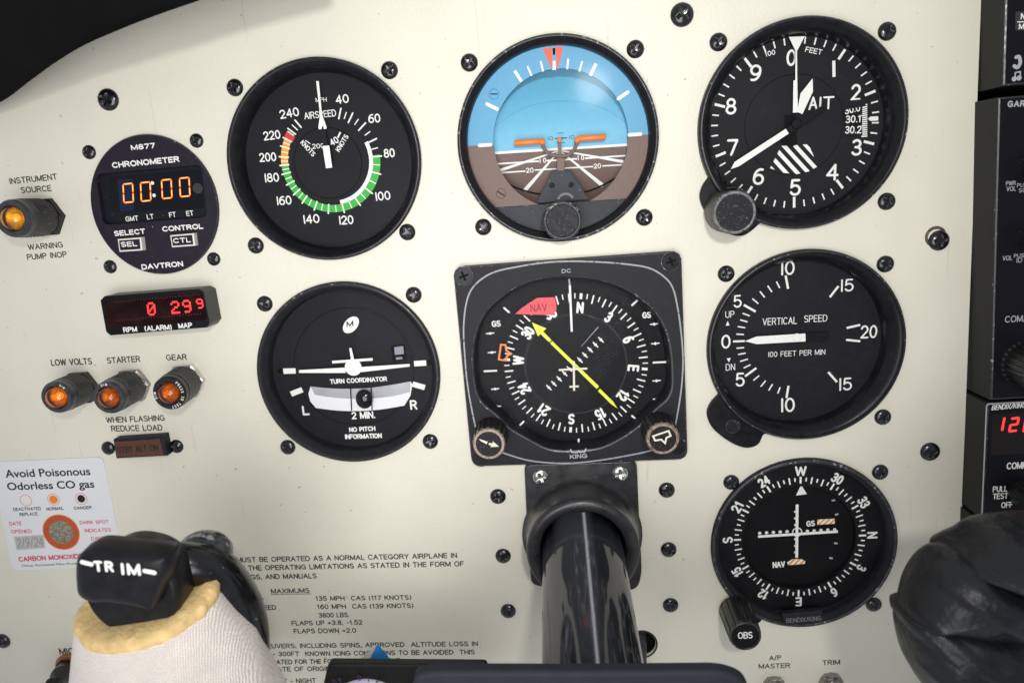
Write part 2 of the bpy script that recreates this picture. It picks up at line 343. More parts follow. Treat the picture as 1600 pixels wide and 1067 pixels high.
    def tube(s, path, rad, n=20, mi=0, caps=True):
        path = [Vector(p) for p in path]; rings = []
        up = Vector((0.01, 0.02, 1))
        for i, p in enumerate(path):
            t = (path[min(len(path) - 1, i + 1)] - path[max(0, i - 1)]).normalized()
            if abs(t.dot(up.normalized())) > 0.95: u = t.cross(Vector((1, 0, 0))).normalized()
            else: u = t.cross(up).normalized()
            w = t.cross(u); r = rad[i] if isinstance(rad, (list, tuple)) else rad
            rings.append([p + u * r * math.cos(2 * math.pi * j / n) + w * r * math.sin(2 * math.pi * j / n) for j in range(n)])
        s.bridge(rings, [mi] * (len(rings) - 1), True)
        if caps:
            for r in (rings[0], rings[-1]): s.add(r, [list(range(n))], mi)
    def ellipsoid(s, c, rx, ry, rz, n=24, m=14, mi=0):
        rings = [[(c[0] + rx * math.sin(math.pi * max(1e-3, min(1 - 1e-3, i / m))) * math.cos(2 * math.pi * j / n), c[1] + ry * math.sin(math.pi * max(1e-3, min(1 - 1e-3, i / m))) * math.sin(2 * math.pi * j / n), c[2] + rz * math.cos(math.pi * i / m)) for j in range(n)] for i in range(m + 1)]
        s.bridge(rings, [mi] * m, True)
    def box(s, x0, x1, y0, y1, z0, z1, bev=0.4, mi=0): s.plate([(x0, y0), (x1, y0), (x1, y1), (x0, y1)], z0, z1, bev, mi)

def spline(pts, n=8, closed=False):
    """Catmull-Rom through points of any dimension"""
    pts = [Vector(p) for p in pts]; k = len(pts); out = []
    for i in range(k if closed else k - 1):
        g = lambda j: pts[j % k] if closed else pts[max(0, min(k - 1, j))]
        p0, p1, p2, p3 = g(i - 1), g(i), g(i + 1), g(i + 2)
        for j in range(n):
            t = j / n
            out.append(0.5 * ((2 * p1) + (p2 - p0) * t + (2 * p0 - 5 * p1 + 4 * p2 - p3) * t * t + (3 * p1 - p0 - 3 * p2 + p3) * t ** 3))
    if not closed: out.append(pts[-1])
    return out
def rrect(x0, x1, y0, y1, r, n=6):
    o = []
    for cx, cy, a in ((x1 - r, y0 + r, -90), (x1 - r, y1 - r, 0), (x0 + r, y1 - r, 90), (x0 + r, y0 + r, 180)):
        for i in range(n + 1): t = R(a + 90 * i / n); o.append((cx + r * math.cos(t), cy + r * math.sin(t)))
    return o
def round_poly(pts, r, n=5):
    """polygon with rounded corners"""
    o = []; k = len(pts)
    for i in range(k):
        p, q, t = Vector(pts[i - 1]), Vector(pts[i]), Vector(pts[(i + 1) % k])
        a = q + (p - q).normalized() * min(r, (p - q).length * 0.45); b = q + (t - q).normalized() * min(r, (t - q).length * 0.45)
        for j in range(n + 1):
            u = j / n; o.append((1 - u) ** 2 * a + 2 * u * (1 - u) * q + u * u * b)
    return o
def keep_out(pts, c, r):
    o = []
    for p in pts:
        d = Vector((p[0] - c[0], p[1] - c[1])); k = max(1.0, r / max(1e-6, d.length)); o.append((c[0] + d[0] * k, c[1] + d[1] * k))
    return o
def polar(out, c, n=160):
    """outline resampled at n equal angles round c"""
    res = []; k = len(out)
    for i in range(n):
        t = 2 * math.pi * i / n; d = Vector((math.cos(t), math.sin(t))); best = 0
        for j in range(k):
            a = Vector((out[j][0] - c[0], out[j][1] - c[1])); b = Vector((out[(j + 1) % k][0] - c[0], out[(j + 1) % k][1] - c[1])); e = b - a
            den = d[0] * e[1] - d[1] * e[0]
            if abs(den) < 1e-9: continue
            tt = (a[0] * e[1] - a[1] * e[0]) / den; u = (a[0] * d[1] - a[1] * d[0]) / den
            if tt > 0 and -1e-6 <= u <= 1 + 1e-6: best = max(best, tt)
        res.append((c[0] + d[0] * best, c[1] + d[1] * best))
    return res

# ------------------------------------------------------------------ lettering
def arc(cx, cy, rx, ry, a0, a1):
    n = max(3, int(abs(a1 - a0) / 18)); return [(cx + rx * math.cos(R(a0 + (a1 - a0) * i / n)), cy + ry * math.sin(R(a0 + (a1 - a0) * i / n))) for i in range(n + 1)]
GL = {
 'A': (.70, [[(0, 0), (.35, 1), (.70, 0)], [(.13, .35), (.57, .35)]]),
 'B': (.60, [[(0, 0), (0, 1), (.33, 1)] + arc(.33, .76, .25, .24, 90, -90) + [(0, .52)], [(.33, .52)] + arc(.34, .26, .27, .26, 90, -90) + [(0, 0)]]),
 'C': (.68, [arc(.37, .5, .37, .5, 45, 315)]),
 'D': (.66, [[(0, 0), (0, 1), (.28, 1)] + arc(.28, .5, .38, .5, 90, -90) + [(0, 0)]]),
 'E': (.54, [[(.54, 1), (0, 1), (0, 0), (.54, 0)], [(0, .52), (.49, .52)]]),
 'F': (.52, [[(.52, 1), (0, 1), (0, 0)], [(0, .5), (.45, .5)]]),
 'G': (.72, [arc(.37, .5, .37, .5, 45, 300) + [(.71, .14), (.71, .46), (.42, .46)]]),
 'H': (.62, [[(0, 0), (0, 1)], [(.62, 0), (.62, 1)], [(0, .52), (.62, .52)]]),
 'I': (.04, [[(.02, 0), (.02, 1)]]),
 'J': (.45, [[(.45, 1), (.45, .25)] + arc(.23, .25, .22, .25, 0, -180)]),
 'K': (.62, [[(0, 0), (0, 1)], [(.58, 1), (0, .38)], [(.2, .58), (.62, 0)]]),
 'L': (.48, [[(0, 1), (0, 0), (.48, 0)]]),
 'M': (.76, [[(0, 0), (0, 1), (.38, .05), (.76, 1), (.76, 0)]]),
 'N': (.62, [[(0, 0), (0, 1), (.62, 0), (.62, 1)]]),
 'O': (.76, [arc(.38, .5, .38, .5, 90, 450)]),
 'P': (.58, [[(0, 0), (0, 1), (.32, 1)] + arc(.32, .74, .26, .26, 90, -90) + [(0, .48)]]),
 'Q': (.76, [arc(.38, .5, .38, .5, 90, 450), [(.48, .24), (.72, -.04)]]),
 'R': (.62, [[(0, 0), (0, 1), (.34, 1)] + arc(.34, .75, .26, .25, 90, -90) + [(0, .5)], [(.34, .5), (.62, 0)]]),
 'S': (.60, [arc(.3, .755, .28, .245, 35, 270) + arc(.3, .255, .3, .255, 90, -145)]),
 'T': (.62, [[(0, 1), (.62, 1)], [(.31, 1), (.31, 0)]]),
 'U': (.62, [[(0, 1), (0, .31)] + arc(.31, .31, .31, .31, 180, 360) + [(.62, 1)]]),
 'V': (.66, [[(0, 1), (.33, 0), (.66, 1)]]),
 'W': (.94, [[(0, 1), (.22, 0), (.47, .95), (.72, 0), (.94, 1)]]),
 'X': (.64, [[(0, 0), (.64, 1)], [(0, 1), (.64, 0)]]),
 'Y': (.64, [[(0, 1), (.32, .45), (.64, 1)], [(.32, .45), (.32, 0)]]),
 'Z': (.58, [[(0, 1), (.58, 1), (0, 0), (.58, 0)]]),
 '0': (.56, [arc(.28, .5, .28, .5, 90, 450)]),
 '1': (.30, [[(.0, .78), (.2, .98), (.2, 0)]]),
 '|': (.04, [[(.02, 0), (.02, 1)]]),
 '2': (.56, [arc(.28, .71, .27, .29, 165, -30) + [(.0, 0), (.57, 0)]]),
 '3': (.56, [arc(.27, .76, .25, .24, 150, -90) + [(.2, .52)], [(.27, .52)] + arc(.27, .26, .29, .26, 90, -155)]),
 '4': (.58, [[(.43, 0), (.43, 1), (0, .30), (.58, .30)]]),
 '5': (.56, [[(.50, 1), (.09, 1), (.04, .52)] + arc(.27, .32, .29, .32, 130, -150)]),
 '6': (.56, [arc(.28, .31, .28, .31, 90, 450), [(0, .31)] + arc(.42, .36, .42, .64, 175, 75)]),
 '7': (.54, [[(0, 1), (.54, 1), (.2, 0)]]),
 '8': (.56, [arc(.28, .76, .23, .24, -90, 270), arc(.28, .27, .28, .26, 90, 450)]),
 '9': (.56, [arc(.28, .69, .28, .31, 90, 450), [(.56, .69)] + arc(.14, .64, .42, .64, -5, -105)]),
 '.': (.08, [[(.04, .02), (.04, .05)]]), ',': (.08, [[(.05, .05), (.02, -.12)]]), "'": (.08, [[(.04, 1), (.04, .75)]]),
 '-': (.34, [[(.02, .4), (.32, .4)]]), '/': (.36, [[(0, -.05), (.36, 1.05)]]), '+': (.5, [[(.0, .42), (.5, .42)], [(.25, .17), (.25, .67)]]),
 '(': (.2, [arc(.35, .45, .35, .68, 130, 230)]), ')': (.2, [arc(-.15, .45, .35, .68, 50, -50)]), ' ': (.28, []), ':': (.08, [[(.04, .1), (.04, .13)], [(.04, .6), (.04, .63)]]),
}
def text(g, s, a, b, cap, z, wt=0.13, mi=0, track=0.24, slant=0.0, pre=''):
    """stroke lettering with its baseline from a to b (mm), cap height in mm; `pre` runs on before a at the same set width"""
    a = Vector((a[0], a[1])); b = Vector((b[0], b[1])); d = b - a; L = d.length; d.normalize(); n = Vector((-d[1], d[0]))
    wid = lambda t: sum(GL[c][0] + track for c in t) - track
    ink = wt * cap; k = (L - ink) / max(1e-6, wid(s)) ; k = k if wid(s) > 0.05 else cap
    x = -(wid(pre) + track) * k if pre else 0.0
    for ci, c in enumerate(pre + s):
        wd, st = GL[c]
        for j, q in enumerate(st):
            P = [a + d * (ink / 2 + x + px * k + slant * py * cap) + n * (ink / 2 + py * (cap - ink)) for px, py in q]
            closed = len(q) > 6 and abs(q[0][0] - q[-1][0]) < 1e-6 and abs(q[0][1] - q[-1][1]) < 1e-6 and c in 'OQ0689' 
            g.strip(P, ink, z + 0.012 * j, mi, closed=closed)
        x += (wd + track) * k
def tx(g, w, s, L, Rr, cap, h, wt=0.13, mi=0, up=0.0, **kw):
    """the same, measured in a photo window; `up` lifts the ink off the surface"""
    a = w(*L, h); b = w(*Rr, h); m = ((L[0] + Rr[0]) / 2, (L[1] + Rr[1]) / 2)
    c = (w(m[0], m[1], h) - w(m[0], m[1] - cap, h)).length
    text(g, s, a, b, c, h + (up or 0.05), wt, mi, **kw)
_tc = {}
def ftext(g, w, s, L, Rr, cap, h, mi=0, bold=0.0):
    """built-in font, for lower-case lettering"""
    c = bpy.data.curves.new('t', 'FONT'); c.body = s; c.size = 1; c.offset = bold
    o = bpy.data.objects.new('t', c); COL.objects.link(o)
    dg = bpy.context.evaluated_depsgraph_get(); me = bpy.data.meshes.new_from_object(o.evaluated_get(dg))
    xs = [v.co.x for v in me.vertices]; x0, x1 = min(xs), max(xs)
    a = w(*L, h); b = w(*Rr, h); d = (b - a); Ln = d.length; d.normalize(); n = Vector((-d[1], d[0]))
    cm = (w(L[0], L[1], h) - w(L[0], L[1] - cap, h)).length / 0.70
    vs = [(*(a + d * ((v.co.x - x0) / (x1 - x0) * Ln) + n * (v.co.y * cm)), h + 0.05) for v in me.vertices]
    g.add(vs, [list(p.vertices) for p in me.polygons], mi)
    bpy.data.objects.remove(o); bpy.data.curves.remove(c); bpy.data.meshes.remove(me)

# ------------------------------------------------------------------ things and parts
def frame(o, c): o.matrix_world = Matrix.Translation(to_world((c[0], c[1], c[2] if len(c) > 2 else 0))) @ Matrix.Rotation(math.pi / 2, 4, 'X')
ORIG = {}
def mesh(name, g, mats, org):
    me = bpy.data.meshes.new(name)
    me.from_pydata([((v[0] - org[0]) * .001, (v[1] - org[1]) * .001, (v[2] - org[2]) * .001) for v in g.v], [], g.f)
    for m in mats: me.materials.append(m)
    me.polygons.foreach_set('material_index', g.m); me.polygons.foreach_set('use_smooth', g.s)
    me.update(); return me
def tag(o, label, cat, group=None, kind=None):
    o['label'] = label; o['category'] = cat
    if group: o['group'] = group
    if kind: o['kind'] = kind
def thing(name, label, cat, c, group=None):
    o = bpy.data.objects.new(name, None); COL.objects.link(o); o.empty_display_size = 0.01
    c = (c[0], c[1], c[2] if len(c) > 2 else 0.0)
    frame(o, c); ORIG[o.name] = c; tag(o, label, cat, group); return o
def part(t, name, g, mats, label=None):
    if not isinstance(mats, (list, tuple)): mats = [mats]
    c = ORIG[t.name]; o = bpy.data.objects.new(name, mesh(name, g, mats, c)); COL.objects.link(o)
    o.parent = t; ORIG[o.name] = c
    if label: o['label'] = label
    return o
def solo(name, label, cat, g, mats, c, group=None, kind=None):
    if not isinstance(mats, (list, tuple)): mats = [mats]
    c = (c[0], c[1], c[2] if len(c) > 2 else 0.0)
    o = bpy.data.objects.new(name, mesh(name, g, mats, c)); COL.objects.link(o); frame(o, c); ORIG[o.name] = c
    tag(o, label, cat, group, kind); return o

# screw head: shallow dome with a cross recess, one mesh per kind, copied
def screw_mesh(name, m, r=3.4, dome=1.7, arm=1.95, wid=0.62):
    g = G(); nr, nt_ = 30, 64; rings = []
    for i in range(nr + 1):
        q = r * (i / nr) if i else 0.01; ring = []
        for j in range(nt_):
            t = 2 * math.pi * j / nt_; x, y = q * math.cos(t), q * math.sin(t)
            z = dome * math.sqrt(max(0, 1 - (q / r) ** 2.2)) if i < nr else -0.2
            ax_, ay_ = abs(x), abs(y); lo, hi = min(ax_, ay_), max(ax_, ay_)
            if hi < arm and lo < wid * (1.15 - 0.35 * hi / arm): z -= 0.95 * (1 - 0.55 * (hi / arm) ** 2)
            ring.append((x, y, z))
        rings.append(ring)
    g.bridge(rings, None, True)
    return mesh(name, g, [m], (0, 0, 0))
SCREW = screw_mesh('screw_head', SCR)
SCREWC = screw_mesh('bright_screw_head', CHROME, 3.1, 1.2)
def screws(t, name, pix, me=SCREW, scale=1.0, h=0.0):
    first = None
    for i, (px, py) in enumerate(pix):
        p = at(px, py, h + 0.6); c = ORIG[t.name]
        if first is None: o = bpy.data.objects.new(name, me); first = o
        else: o = first.copy()
        COL.objects.link(o); o.parent = t
        s = scale[i] if isinstance(scale, (list, tuple)) else scale
        o.location = ((p[0] - c[0]) * .001, (p[1] - c[1]) * .001, (h - c[2]) * .001)
        o.rotation_euler = (random.uniform(-.05, .05), random.uniform(-.05, .05), random.uniform(0, 1.5)); o.scale = (s, s, s)

# ------------------------------------------------------------------ the panel sheet with its cut-outs
C_ASI, C_TC, C_AI, C_ALT, C_VSI, C_NAV, C_CHR = (-93.5, -.5), (-94.4, -88.2), (-.1, .1), (92.9, -1.8), (95.0, -88.3), (94.9, -175.8), (-166.2, -11.75)
PL, PB, PT = -330.0, -330.0, 120.0
def edge_x(y): return 158.0 + (26.0 - y) * 0.0152
def circ_pts(c, r, n=72): return [(c[0] + r * math.cos(2 * math.pi * i / n), c[1] + r * math.sin(2 * math.pi * i / n)) for i in range(n)]
cu = bpy.data.curves.new('panel_outline', 'CURVE'); cu.dimensions = '2D'; cu.fill_mode = 'BOTH'; cu.extrude = 0.0008
HOLE = at(1003, 1006)
for pts in ([(PL, PB), (edge_x(PB), PB), (edge_x(PT), PT), (PL, PT)], circ_pts(C_ASI, 37.2), circ_pts(C_TC, 37.2), circ_pts(C_AI, 37.2), circ_pts(C_ALT, 36.5), circ_pts(C_VSI, 36.5), circ_pts(C_NAV, 36.5), rrect(-42, 43, -130, -49, 4), circ_pts(HOLE, 6.3, 40), circ_pts(C_CHR, 25.2)):
    sp = cu.splines.new('POLY'); sp.points.add(len(pts) - 1)
    for q, p in zip(sp.points, pts): q.co = (p[0] * .001, p[1] * .001, 0, 1)
    sp.use_cyclic_u = True
co = bpy.data.objects.new('t', cu); COL.objects.link(co)
dg = bpy.context.evaluated_depsgraph_get(); pm = bpy.data.meshes.new_from_object(co.evaluated_get(dg)); bpy.data.objects.remove(co)
for v in pm.vertices: v.co.z -= 0.0008
pm.materials.clear(); pm.materials.append(PAINT)
panel = bpy.data.objects.new('instrument_panel', pm); COL.objects.link(panel); frame(panel, (0, 0, 0)); ORIG[panel.name] = (0, 0, 0)
tag(panel, 'cream painted sheet metal panel that holds all the dials', 'instrument panel')
screws(panel, 'panel_screw', [(168, 156), (1066, 23), (1468, 376), (1454, 706), (778, 776), (1042, 766), (786, 869), (1045, 859), (794, 955), (1048, 946), (3, 1002)], scale=[1.28, 1.30, 1.18, 1.18, 1.03, 1.03, 1.03, 1.03, 1.03, 1.03, 1.1])
g = G(); g.ring(at(1462, 370), 2.9, 4.15, 0.03); part(panel, 'bare_hole_edge', g, HOLEC)

w0 = Win(0, 180, 4.103); w1 = Win(0, 430, 3.556); wn = Win(1090, 700, 2.906); wp = Win(340, 840, 3.077); wc = Win(0, 700, 2.907)
g = G()
for w, s, a, b, cap in ((w0, 'INSTRUMENT', (65, 445), (370, 415), 40), (w0, 'SOURCE', (137, 502), (333, 488), 39), (w0, 'WARNING', (183, 867), (407, 849), 38), (w0, 'PUMP INOP', (177, 930), (432, 911), 38),
                        (w1, 'LOW VOLTS', (287, 504), (514, 495), 36), (w1, 'STARTER', (597, 491), (782, 481), 34), (w1, 'GEAR', (925, 474), (1040, 470), 33), (w1, 'WHEN FLASHING', (592, 821), (918, 808), 33), (w1, 'REDUCE LOAD', (620, 868), (905, 862), 33),
                        (wn, 'A/P', (325, 963), (380, 960), 22), (wn, 'MASTER', (277, 1000), (420, 996), 22), (wn, 'TRIM', (566, 985), (647, 981), 23), (wc, 'MIC', (272, 937), (340, 935), 30)):
    g = G(); tx(g, w, s, a, b, cap, 0, 0.165); part(panel, 'legend_lettering', g, INK)
g = G()
for s, a, b, cap, pre in (('E MUST BE OPERATED AS A NORMAL CATEGORY AIRPLANE IN', (58, 119), (1152, 96), 25, 'THIS AIRPLAN'), ('TH THE OPERATING LIMITATIONS AS STATED IN THE FORM OF', (88, 158), (1185, 136), 25, 'COMPLIANCE WI'), ('KINGS, AND MANUALS', (108, 201), (478, 194), 25, 'PLACARDS, MAR'),
                          ('MAXIMUMS', (258, 267), (443, 263), 23, ''), ('ED', (183, 307), (222, 306), 23, 'MANEUVERING SPE'), ('135 MPH  CAS (117 KNOTS)', (472, 302), (932, 297), 23, ''), ('PEED', (205, 347), (283, 345), 23, 'FLAP S'), ('160 MPH  CAS (139 KNOTS)', (480, 342), (942, 336), 23, ''),
                          ('3800 LBS.', (487, 383), (635, 380), 23, ''), ('R', (226, 422), (242, 421), 23, ''), ('FLAPS UP +3.8, -1.52', (357, 421), (697, 416), 23, ''), ('FLAPS DOWN +2.0', (367, 459), (667, 455), 23, ''),
                          ('EUVERS, INCLUDING SPINS, APPROVED  ALTITUDE LOSS IN', (240, 531), (1252, 519), 23, 'MAN'), ('Y - 300FT  KNOWN ICING CONDITIONS TO BE AVOIDED  THIS', (230, 569), (1237, 559), 23, ''), ('FICATED FOR THE FOLLOWING OPERATIONS', (240, 608), (880, 599), 23, 'CERTI'),
                          ('DATE OF ORIGINAL', (262, 642), (590, 638), 23, ''), ('DAY - NIGHT', (268, 699), (475, 696), 23, '')):
    tx(g, wp, s, a, b, cap, 0, 0.175, pre=pre)
g.line(wp(255, 271), wp(450, 268), 0.25, 0.05)
part(panel, 'placard_lettering', g, INK)

# ------------------------------------------------------------------ glareshield over the top left corner
edge_pts = [(-80, 200, 6), (0, 160, 15), (44, 128, 25), (87, 97, 34), (131, 71, 39.5), (188, 46, 43.5), (245, 24, 46), (306, 3, 47.5), (380, -22, 48), (520, -60, 48)]
ed = spline([(*at(x, y, hh), hh) for x, y, hh in edge_pts], 6); root = spline([at(x - 14, y - 34, 0.5) for x, y, hh in edge_pts], 6)
back = [(p[0], p[1], 0.5) for p in root]; lip0 = [(p[0] - .6, p[1] + 1.6, p[2] - 2.5) for p in ed]; lip1 = [(p[0] - .1, p[1] + .3, p[2] - 1.0) for p in ed]
lip2 = [(p[0], p[1] + 0.3, p[2]) for p in ed]; lip3 = [(p[0] - 1, p[1] + 2.2, p[2] + 2.2) for p in ed]; roll = [(p[0] - 4, p[1] + 7, p[2] + 4.5) for p in ed]
up1 = [(p[0] - 12, p[1] + 22, p[2] + 2) for p in ed]; up2 = [(p[0] - 30, p[1] + 60, p[2] * 0.3 - 2) for p in ed]
g = G(); g.bridge([back, lip0, lip1, lip2, lip3, roll, up1, up2], None, True, closed=False)
gs = solo('glareshield', 'dark padded glareshield arching over the upper left corner of the panel', 'glareshield', g, SHIELD, (-180, 60))

# ------------------------------------------------------------------ round instrument helper
def glass(t, c, r, h): g = G(); g.disc(c, r, h, 72); part(t, 'glass', g, GLASS)

# airspeed indicator
w = Win(340, 80, 3.138); h = -6.0
asi = thing('airspeed_indicator', 'black airspeed dial with green, white, amber and red arcs', 'airspeed indicator', C_ASI)
g = G(); g.lathe([(39.2, -1), (39.3, 1.6), (39.0, 2.3), (38.3, 2.6), (37.6, 2.4), (35.6, 0.2), (35.2, -1.2), (34.9, -2.2), (34.6, -7)], C_ASI, mats=[0, 0, 1, 0, 0, 0, 0, 0]); part(asi, 'bezel', g, [BEZ, EDGE])
g = G(); g.disc(C_ASI, 36, h - 0.02, 72); d = part(asi, 'dial', g, DIAL)
ca = Vector((-92.85, -.27)); 
vals = {40: (605, 280), 50: (665, 300), 60: (730, 348), 70: (783, 428), 80: (805, 515), 90: (803, 605), 100: (758, 698), 110: (700, 757), 120: (622, 793), 130: (543, 800), 140: (473, 782), 150: (412, 750), 160: (370, 708), 170: (333, 660), 180: (312, 607), 190: (302, 562), 200: (300, 518), 210: (305, 465), 220: (322, 425), 230: (345, 380), 240: (380, 340)}
ang = {}
for k, q in vals.items():
    p = w(*q, h) - ca; a = math.degrees(math.atan2(p[0], p[1])); ang[k] = a if a > 0 else a + 360
va = lambda v: ang[int(v // 10 * 10)] + (ang[min(240, int(v // 10 * 10 + 10))] - ang[int(v // 10 * 10)]) * (v % 10) / 10
for nm, m, v0, v1, r0, r1 in (('white_arc', WHITE, 69, 121, 16.0, 17.6), ('green_arc', GREEN, 79, 191, 17.65, 20.6), ('amber_arc', YELL, 191, 221, 17.65, 20.6), ('red_mark', RED, 221, 227, 17.0, 21.0)):
    g = G(); g.ring(ca, r0, r1, h + 0.03, va(v0), va(v1)); part(d, nm, g, m)
g = G()
for k in vals: g.tick(ca, ang[k], 17.3 if k > 75 else 16.9, 21.45, 0.6, h + 0.07)
for k in range(45, 240, 10): 
    if k < 225: g.tick(ca, va(k), 17.7, 20.5, 0.42, h + 0.07)
g.tick(ca, va(235), 17.7, 20.8, 0.45, h + 0.07); g.tick(ca, va(227.5), 17.7, 20.8, 0.45, h + 0.07)
for s, a, b in (('40', (582, 262), (646, 254)), ('60', (741, 355), (800, 350)), ('80', (817, 525), (871, 520)), ('|00', (777, 736), (850, 728)), ('|20', (598, 852), (668, 848)), ('|40', (424, 848), (502, 842)), ('|60', (293, 757), (365, 752)), ('|80', (234, 645), (304, 640)), ('200', (207, 545), (290, 540)), ('220', (228, 440), (311, 430)), ('240', (309, 335), (403, 318))): tx(g, w, s, a, b, 44, h, 0.15)
tx(g, w, 'MPH', (482, 252), (536, 249), 22, h, 0.14); tx(g, w, 'AIRSPEED', (427, 336), (583, 320), 34, h, 0.13)
tx(g, w, 'KNOTS', (404, 452), (466, 520), 25, h, 0.17); tx(g, w, 'KNOTS', (597, 497), (644, 420), 25, h, 0.17); tx(g, w, '200', (465, 480), (524, 476), 24, h, 0.15); tx(g, w, '40', (562, 468), (598, 446), 34, h, 0.16)
g.line(w(430, 438, h), w(455, 455, h), 0.35, h + 0.06); g.line(w(590, 425, h), w(602, 398, h), 0.7, h + 0.06)
part(d, 'markings', g, WHITE)
g = G(); cs = Vector((-94.1, -1.0)); g.ring(cs, 13.9, 14.25, h + 0.04, n=90); part(d, 'groove', g, LINE)
g = G(); hn = -3.2
g.poly([w(483, 148, hn), w(496, 148, hn), w(512, 310, hn), w(534, 372, hn), w(534, 382, hn), w(520, 382, hn), w(519, 370, hn), w(512, 370, hn), w(510, 383, hn), w(496, 384, hn), w(494, 375, hn), w(502, 312, hn)], hn)
g.poly([w(514, 466, hn), w(547, 463, hn), w(562, 572, hn), w(531, 575, hn)], hn); nd = part(asi, 'needle', g, WHITE)
g = G(); g.poly([w(506, 380, hn), w(526, 380, hn), w(540, 470, hn), w(518, 470, hn)], hn - 0.08); g.lathe([(1.5, -6), (1.5, hn - 0.3)], w(538, 520, hn), 24, capf=0); part(nd, 'hub', g, DIAL)
glass(asi, C_ASI, 35.1, -1.3)
screws(asi, 'mounting_screw', [(366, 137), (608, 110), (399, 384), (636, 363)])

# turn coordinator
w = Win(390, 420, 3.334); h = -6.0
tc = thing('turn_coordinator', 'black turn coordinator with a white miniature aeroplane and liquid slip ball', 'turn coordinator', C_TC)
g = G(); g.lathe([(39.2, -1), (39.3, 1.4), (39.0, 2.1), (38.2, 2.4), (37.2, 2.2), (36.8, 0.6), (35.9, 0.2), (35.4, -2.5), (35.2, -7)], C_TC, mats=[0, 0, 1, 0, 0, 0, 0, 0]); part(tc, 'bezel', g, [BEZM, EDGE])
g = G(); g.disc(C_TC, 36, h - 0.02, 72); d = part(tc, 'dial', g, DIAL)
ct = Vector((-93.81, -87.17)); g = G(); g.ring(ct, 26.0, 26.35, h + 0.03, n=90); part(d, 'groove', g, LINE)
g = G()
for q in (((176, 533), (240, 531), 30), ((857, 494), (920, 490), 30), ((216, 652), (275, 629), 30), ((849, 600), (913, 618), 30)): g.line(w(*q[0], h), w(*q[1], h), 2.4, h + 0.05)
tx(g, w, 'TURN COORDINATOR', (420, 600), (717, 585), 25, h, 0.2); tx(g, w, 'L', (278, 763), (314, 761), 50, h, 0.19); tx(g, w, 'R', (838, 734), (875, 732), 50, h, 0.19)
tx(g, w, '2 MIN.', (533, 783), (657, 778), 38, h, 0.18); tx(g, w, 'NO PITCH', (520, 850), (657, 843), 25, h, 0.22); tx(g, w, 'INFORMATION', (498, 887), (690, 881), 26, h, 0.22)
part(d, 'markings', g, WHITE)
g = G(); cl = w(528, 292, h); ax1 = (w(562, 255, h) - w(494, 330, h)) / 2; ax2 = Vector((-ax1[1], ax1[0])) * 0.62
g.poly([tuple(cl + ax1 * math.cos(2 * math.pi * i / 40) + ax2 * math.sin(2 * math.pi * i / 40)) for i in range(40)], h + 0.05); lo = part(d, 'logo', g, WHITE)
g = G(); tx(g, w, 'M', (506, 303), (541, 298), 28, h, 0.2, up=0.1, slant=0.15); part(lo, 'logo_letter', g, DIALD)
g = G(); hp = -3.6
g.poly([w(257, 527, hp), w(500, 514, hp), w(500, 542, hp), w(257, 542, hp)], hp); g.poly([w(580, 511, hp), w(834, 495, hp), w(834, 509, hp), w(580, 538, hp)], hp)
g.disc(w(540, 513, hp), (w(584, 513, hp) - w(540, 513, hp)).length, hp + 0.02, 40); g.poly([w(519, 414, hp), w(530, 411, hp), w(547, 480, hp), w(529, 480, hp)], hp + 0.01); g.line(w(430, 486, hp), w(641, 471, hp), 1.15, hp + 0.03)
part(tc, 'miniature_aeroplane', g, WHITE)
# inclinometer: curved glass tube with white backing and a black ball
hb = -5.3
top = spline([w(318, 612, hb), w(420, 622, hb), (w(527, 624, hb)), w(640, 618, hb), w(750, 602, hb), w(838, 586, hb)], 6); bot = spline([w(806, 712, hb), w(700, 730, hb), w(600, 739, hb), w(500, 740, hb), w(420, 734, hb), w(345, 724, hb)], 6)
endl = [w(316, 690, hb), w(306, 650, hb)]; endr = [w(848, 600, hb), w(838, 660, hb)]
g = G(); g.poly([tuple(p) for p in top + endr + bot + endl], hb); inc = part(tc, 'slip_tube', g, mat('slip_tube_white', (0.80, 0.80, 0.82), 0.4))
g = G(); mid = spline([w(836, 640, hb), w(750, 662, hb), w(640, 674, hb), w(527, 676, hb), w(420, 668, hb), w(340, 655, hb)], 6)
g.poly([tuple(p) for p in top + mid], hb + 0.05); part(inc, 'liquid', g, mat('slip_liquid_grey', (0.40, 0.40, 0.43), 0.3, var=(60, 0.2)))
g = G(); bc = w(598, 677, hb + 2); g.ellipsoid((bc[0], bc[1], hb + 2.2), 3.75, 4.3, 2.3); part(tc, 'slip_ball', g, mat('slip_ball_black', (0.006, 0.006, 0.007), 0.12))
g = G(); hw = -0.9 + hb + 1.6; g.line(w(526, 622, hw), w(531, 738, hw), 0.5, hw); part(tc, 'ball_wire', g, LINE); g = G(); g.line(w(633, 616, hw), w(638, 735, hw), 0.5, hw); part(tc, 'ball_wire', g, LINE)
g = G(); g.poly([w(735, 400, h), w(808, 390, h), w(820, 474, h), w(746, 482, h)], h + 0.04); fw = part(d, 'flag_window', g, LINE)
g = G(); g.poly([w(753, 408, h), w(800, 402, h), w(804, 443, h), w(757, 448, h)], h + 0.09); g.poly([w(762, 462, h), w(795, 458, h), w(797, 470, h), w(763, 473, h)], h + 0.09); part(fw, 'flag', g, mat('grey_flag', (0.24, 0.24, 0.29), 0.4))
for q in ((160, 533), (937, 488)): g = G(); g.lathe([(1.1, h), (1.1, h + 0.35), (0.8, h + 0.5)], w(*q, h), 20, capf=0); part(tc, 'dial_screw', g, LINE)
glass(tc, C_TC, 35.9, -0.6)
screws(tc, 'mounting_screw', [(413, 475), (646, 461), (449, 699), (672, 690)])

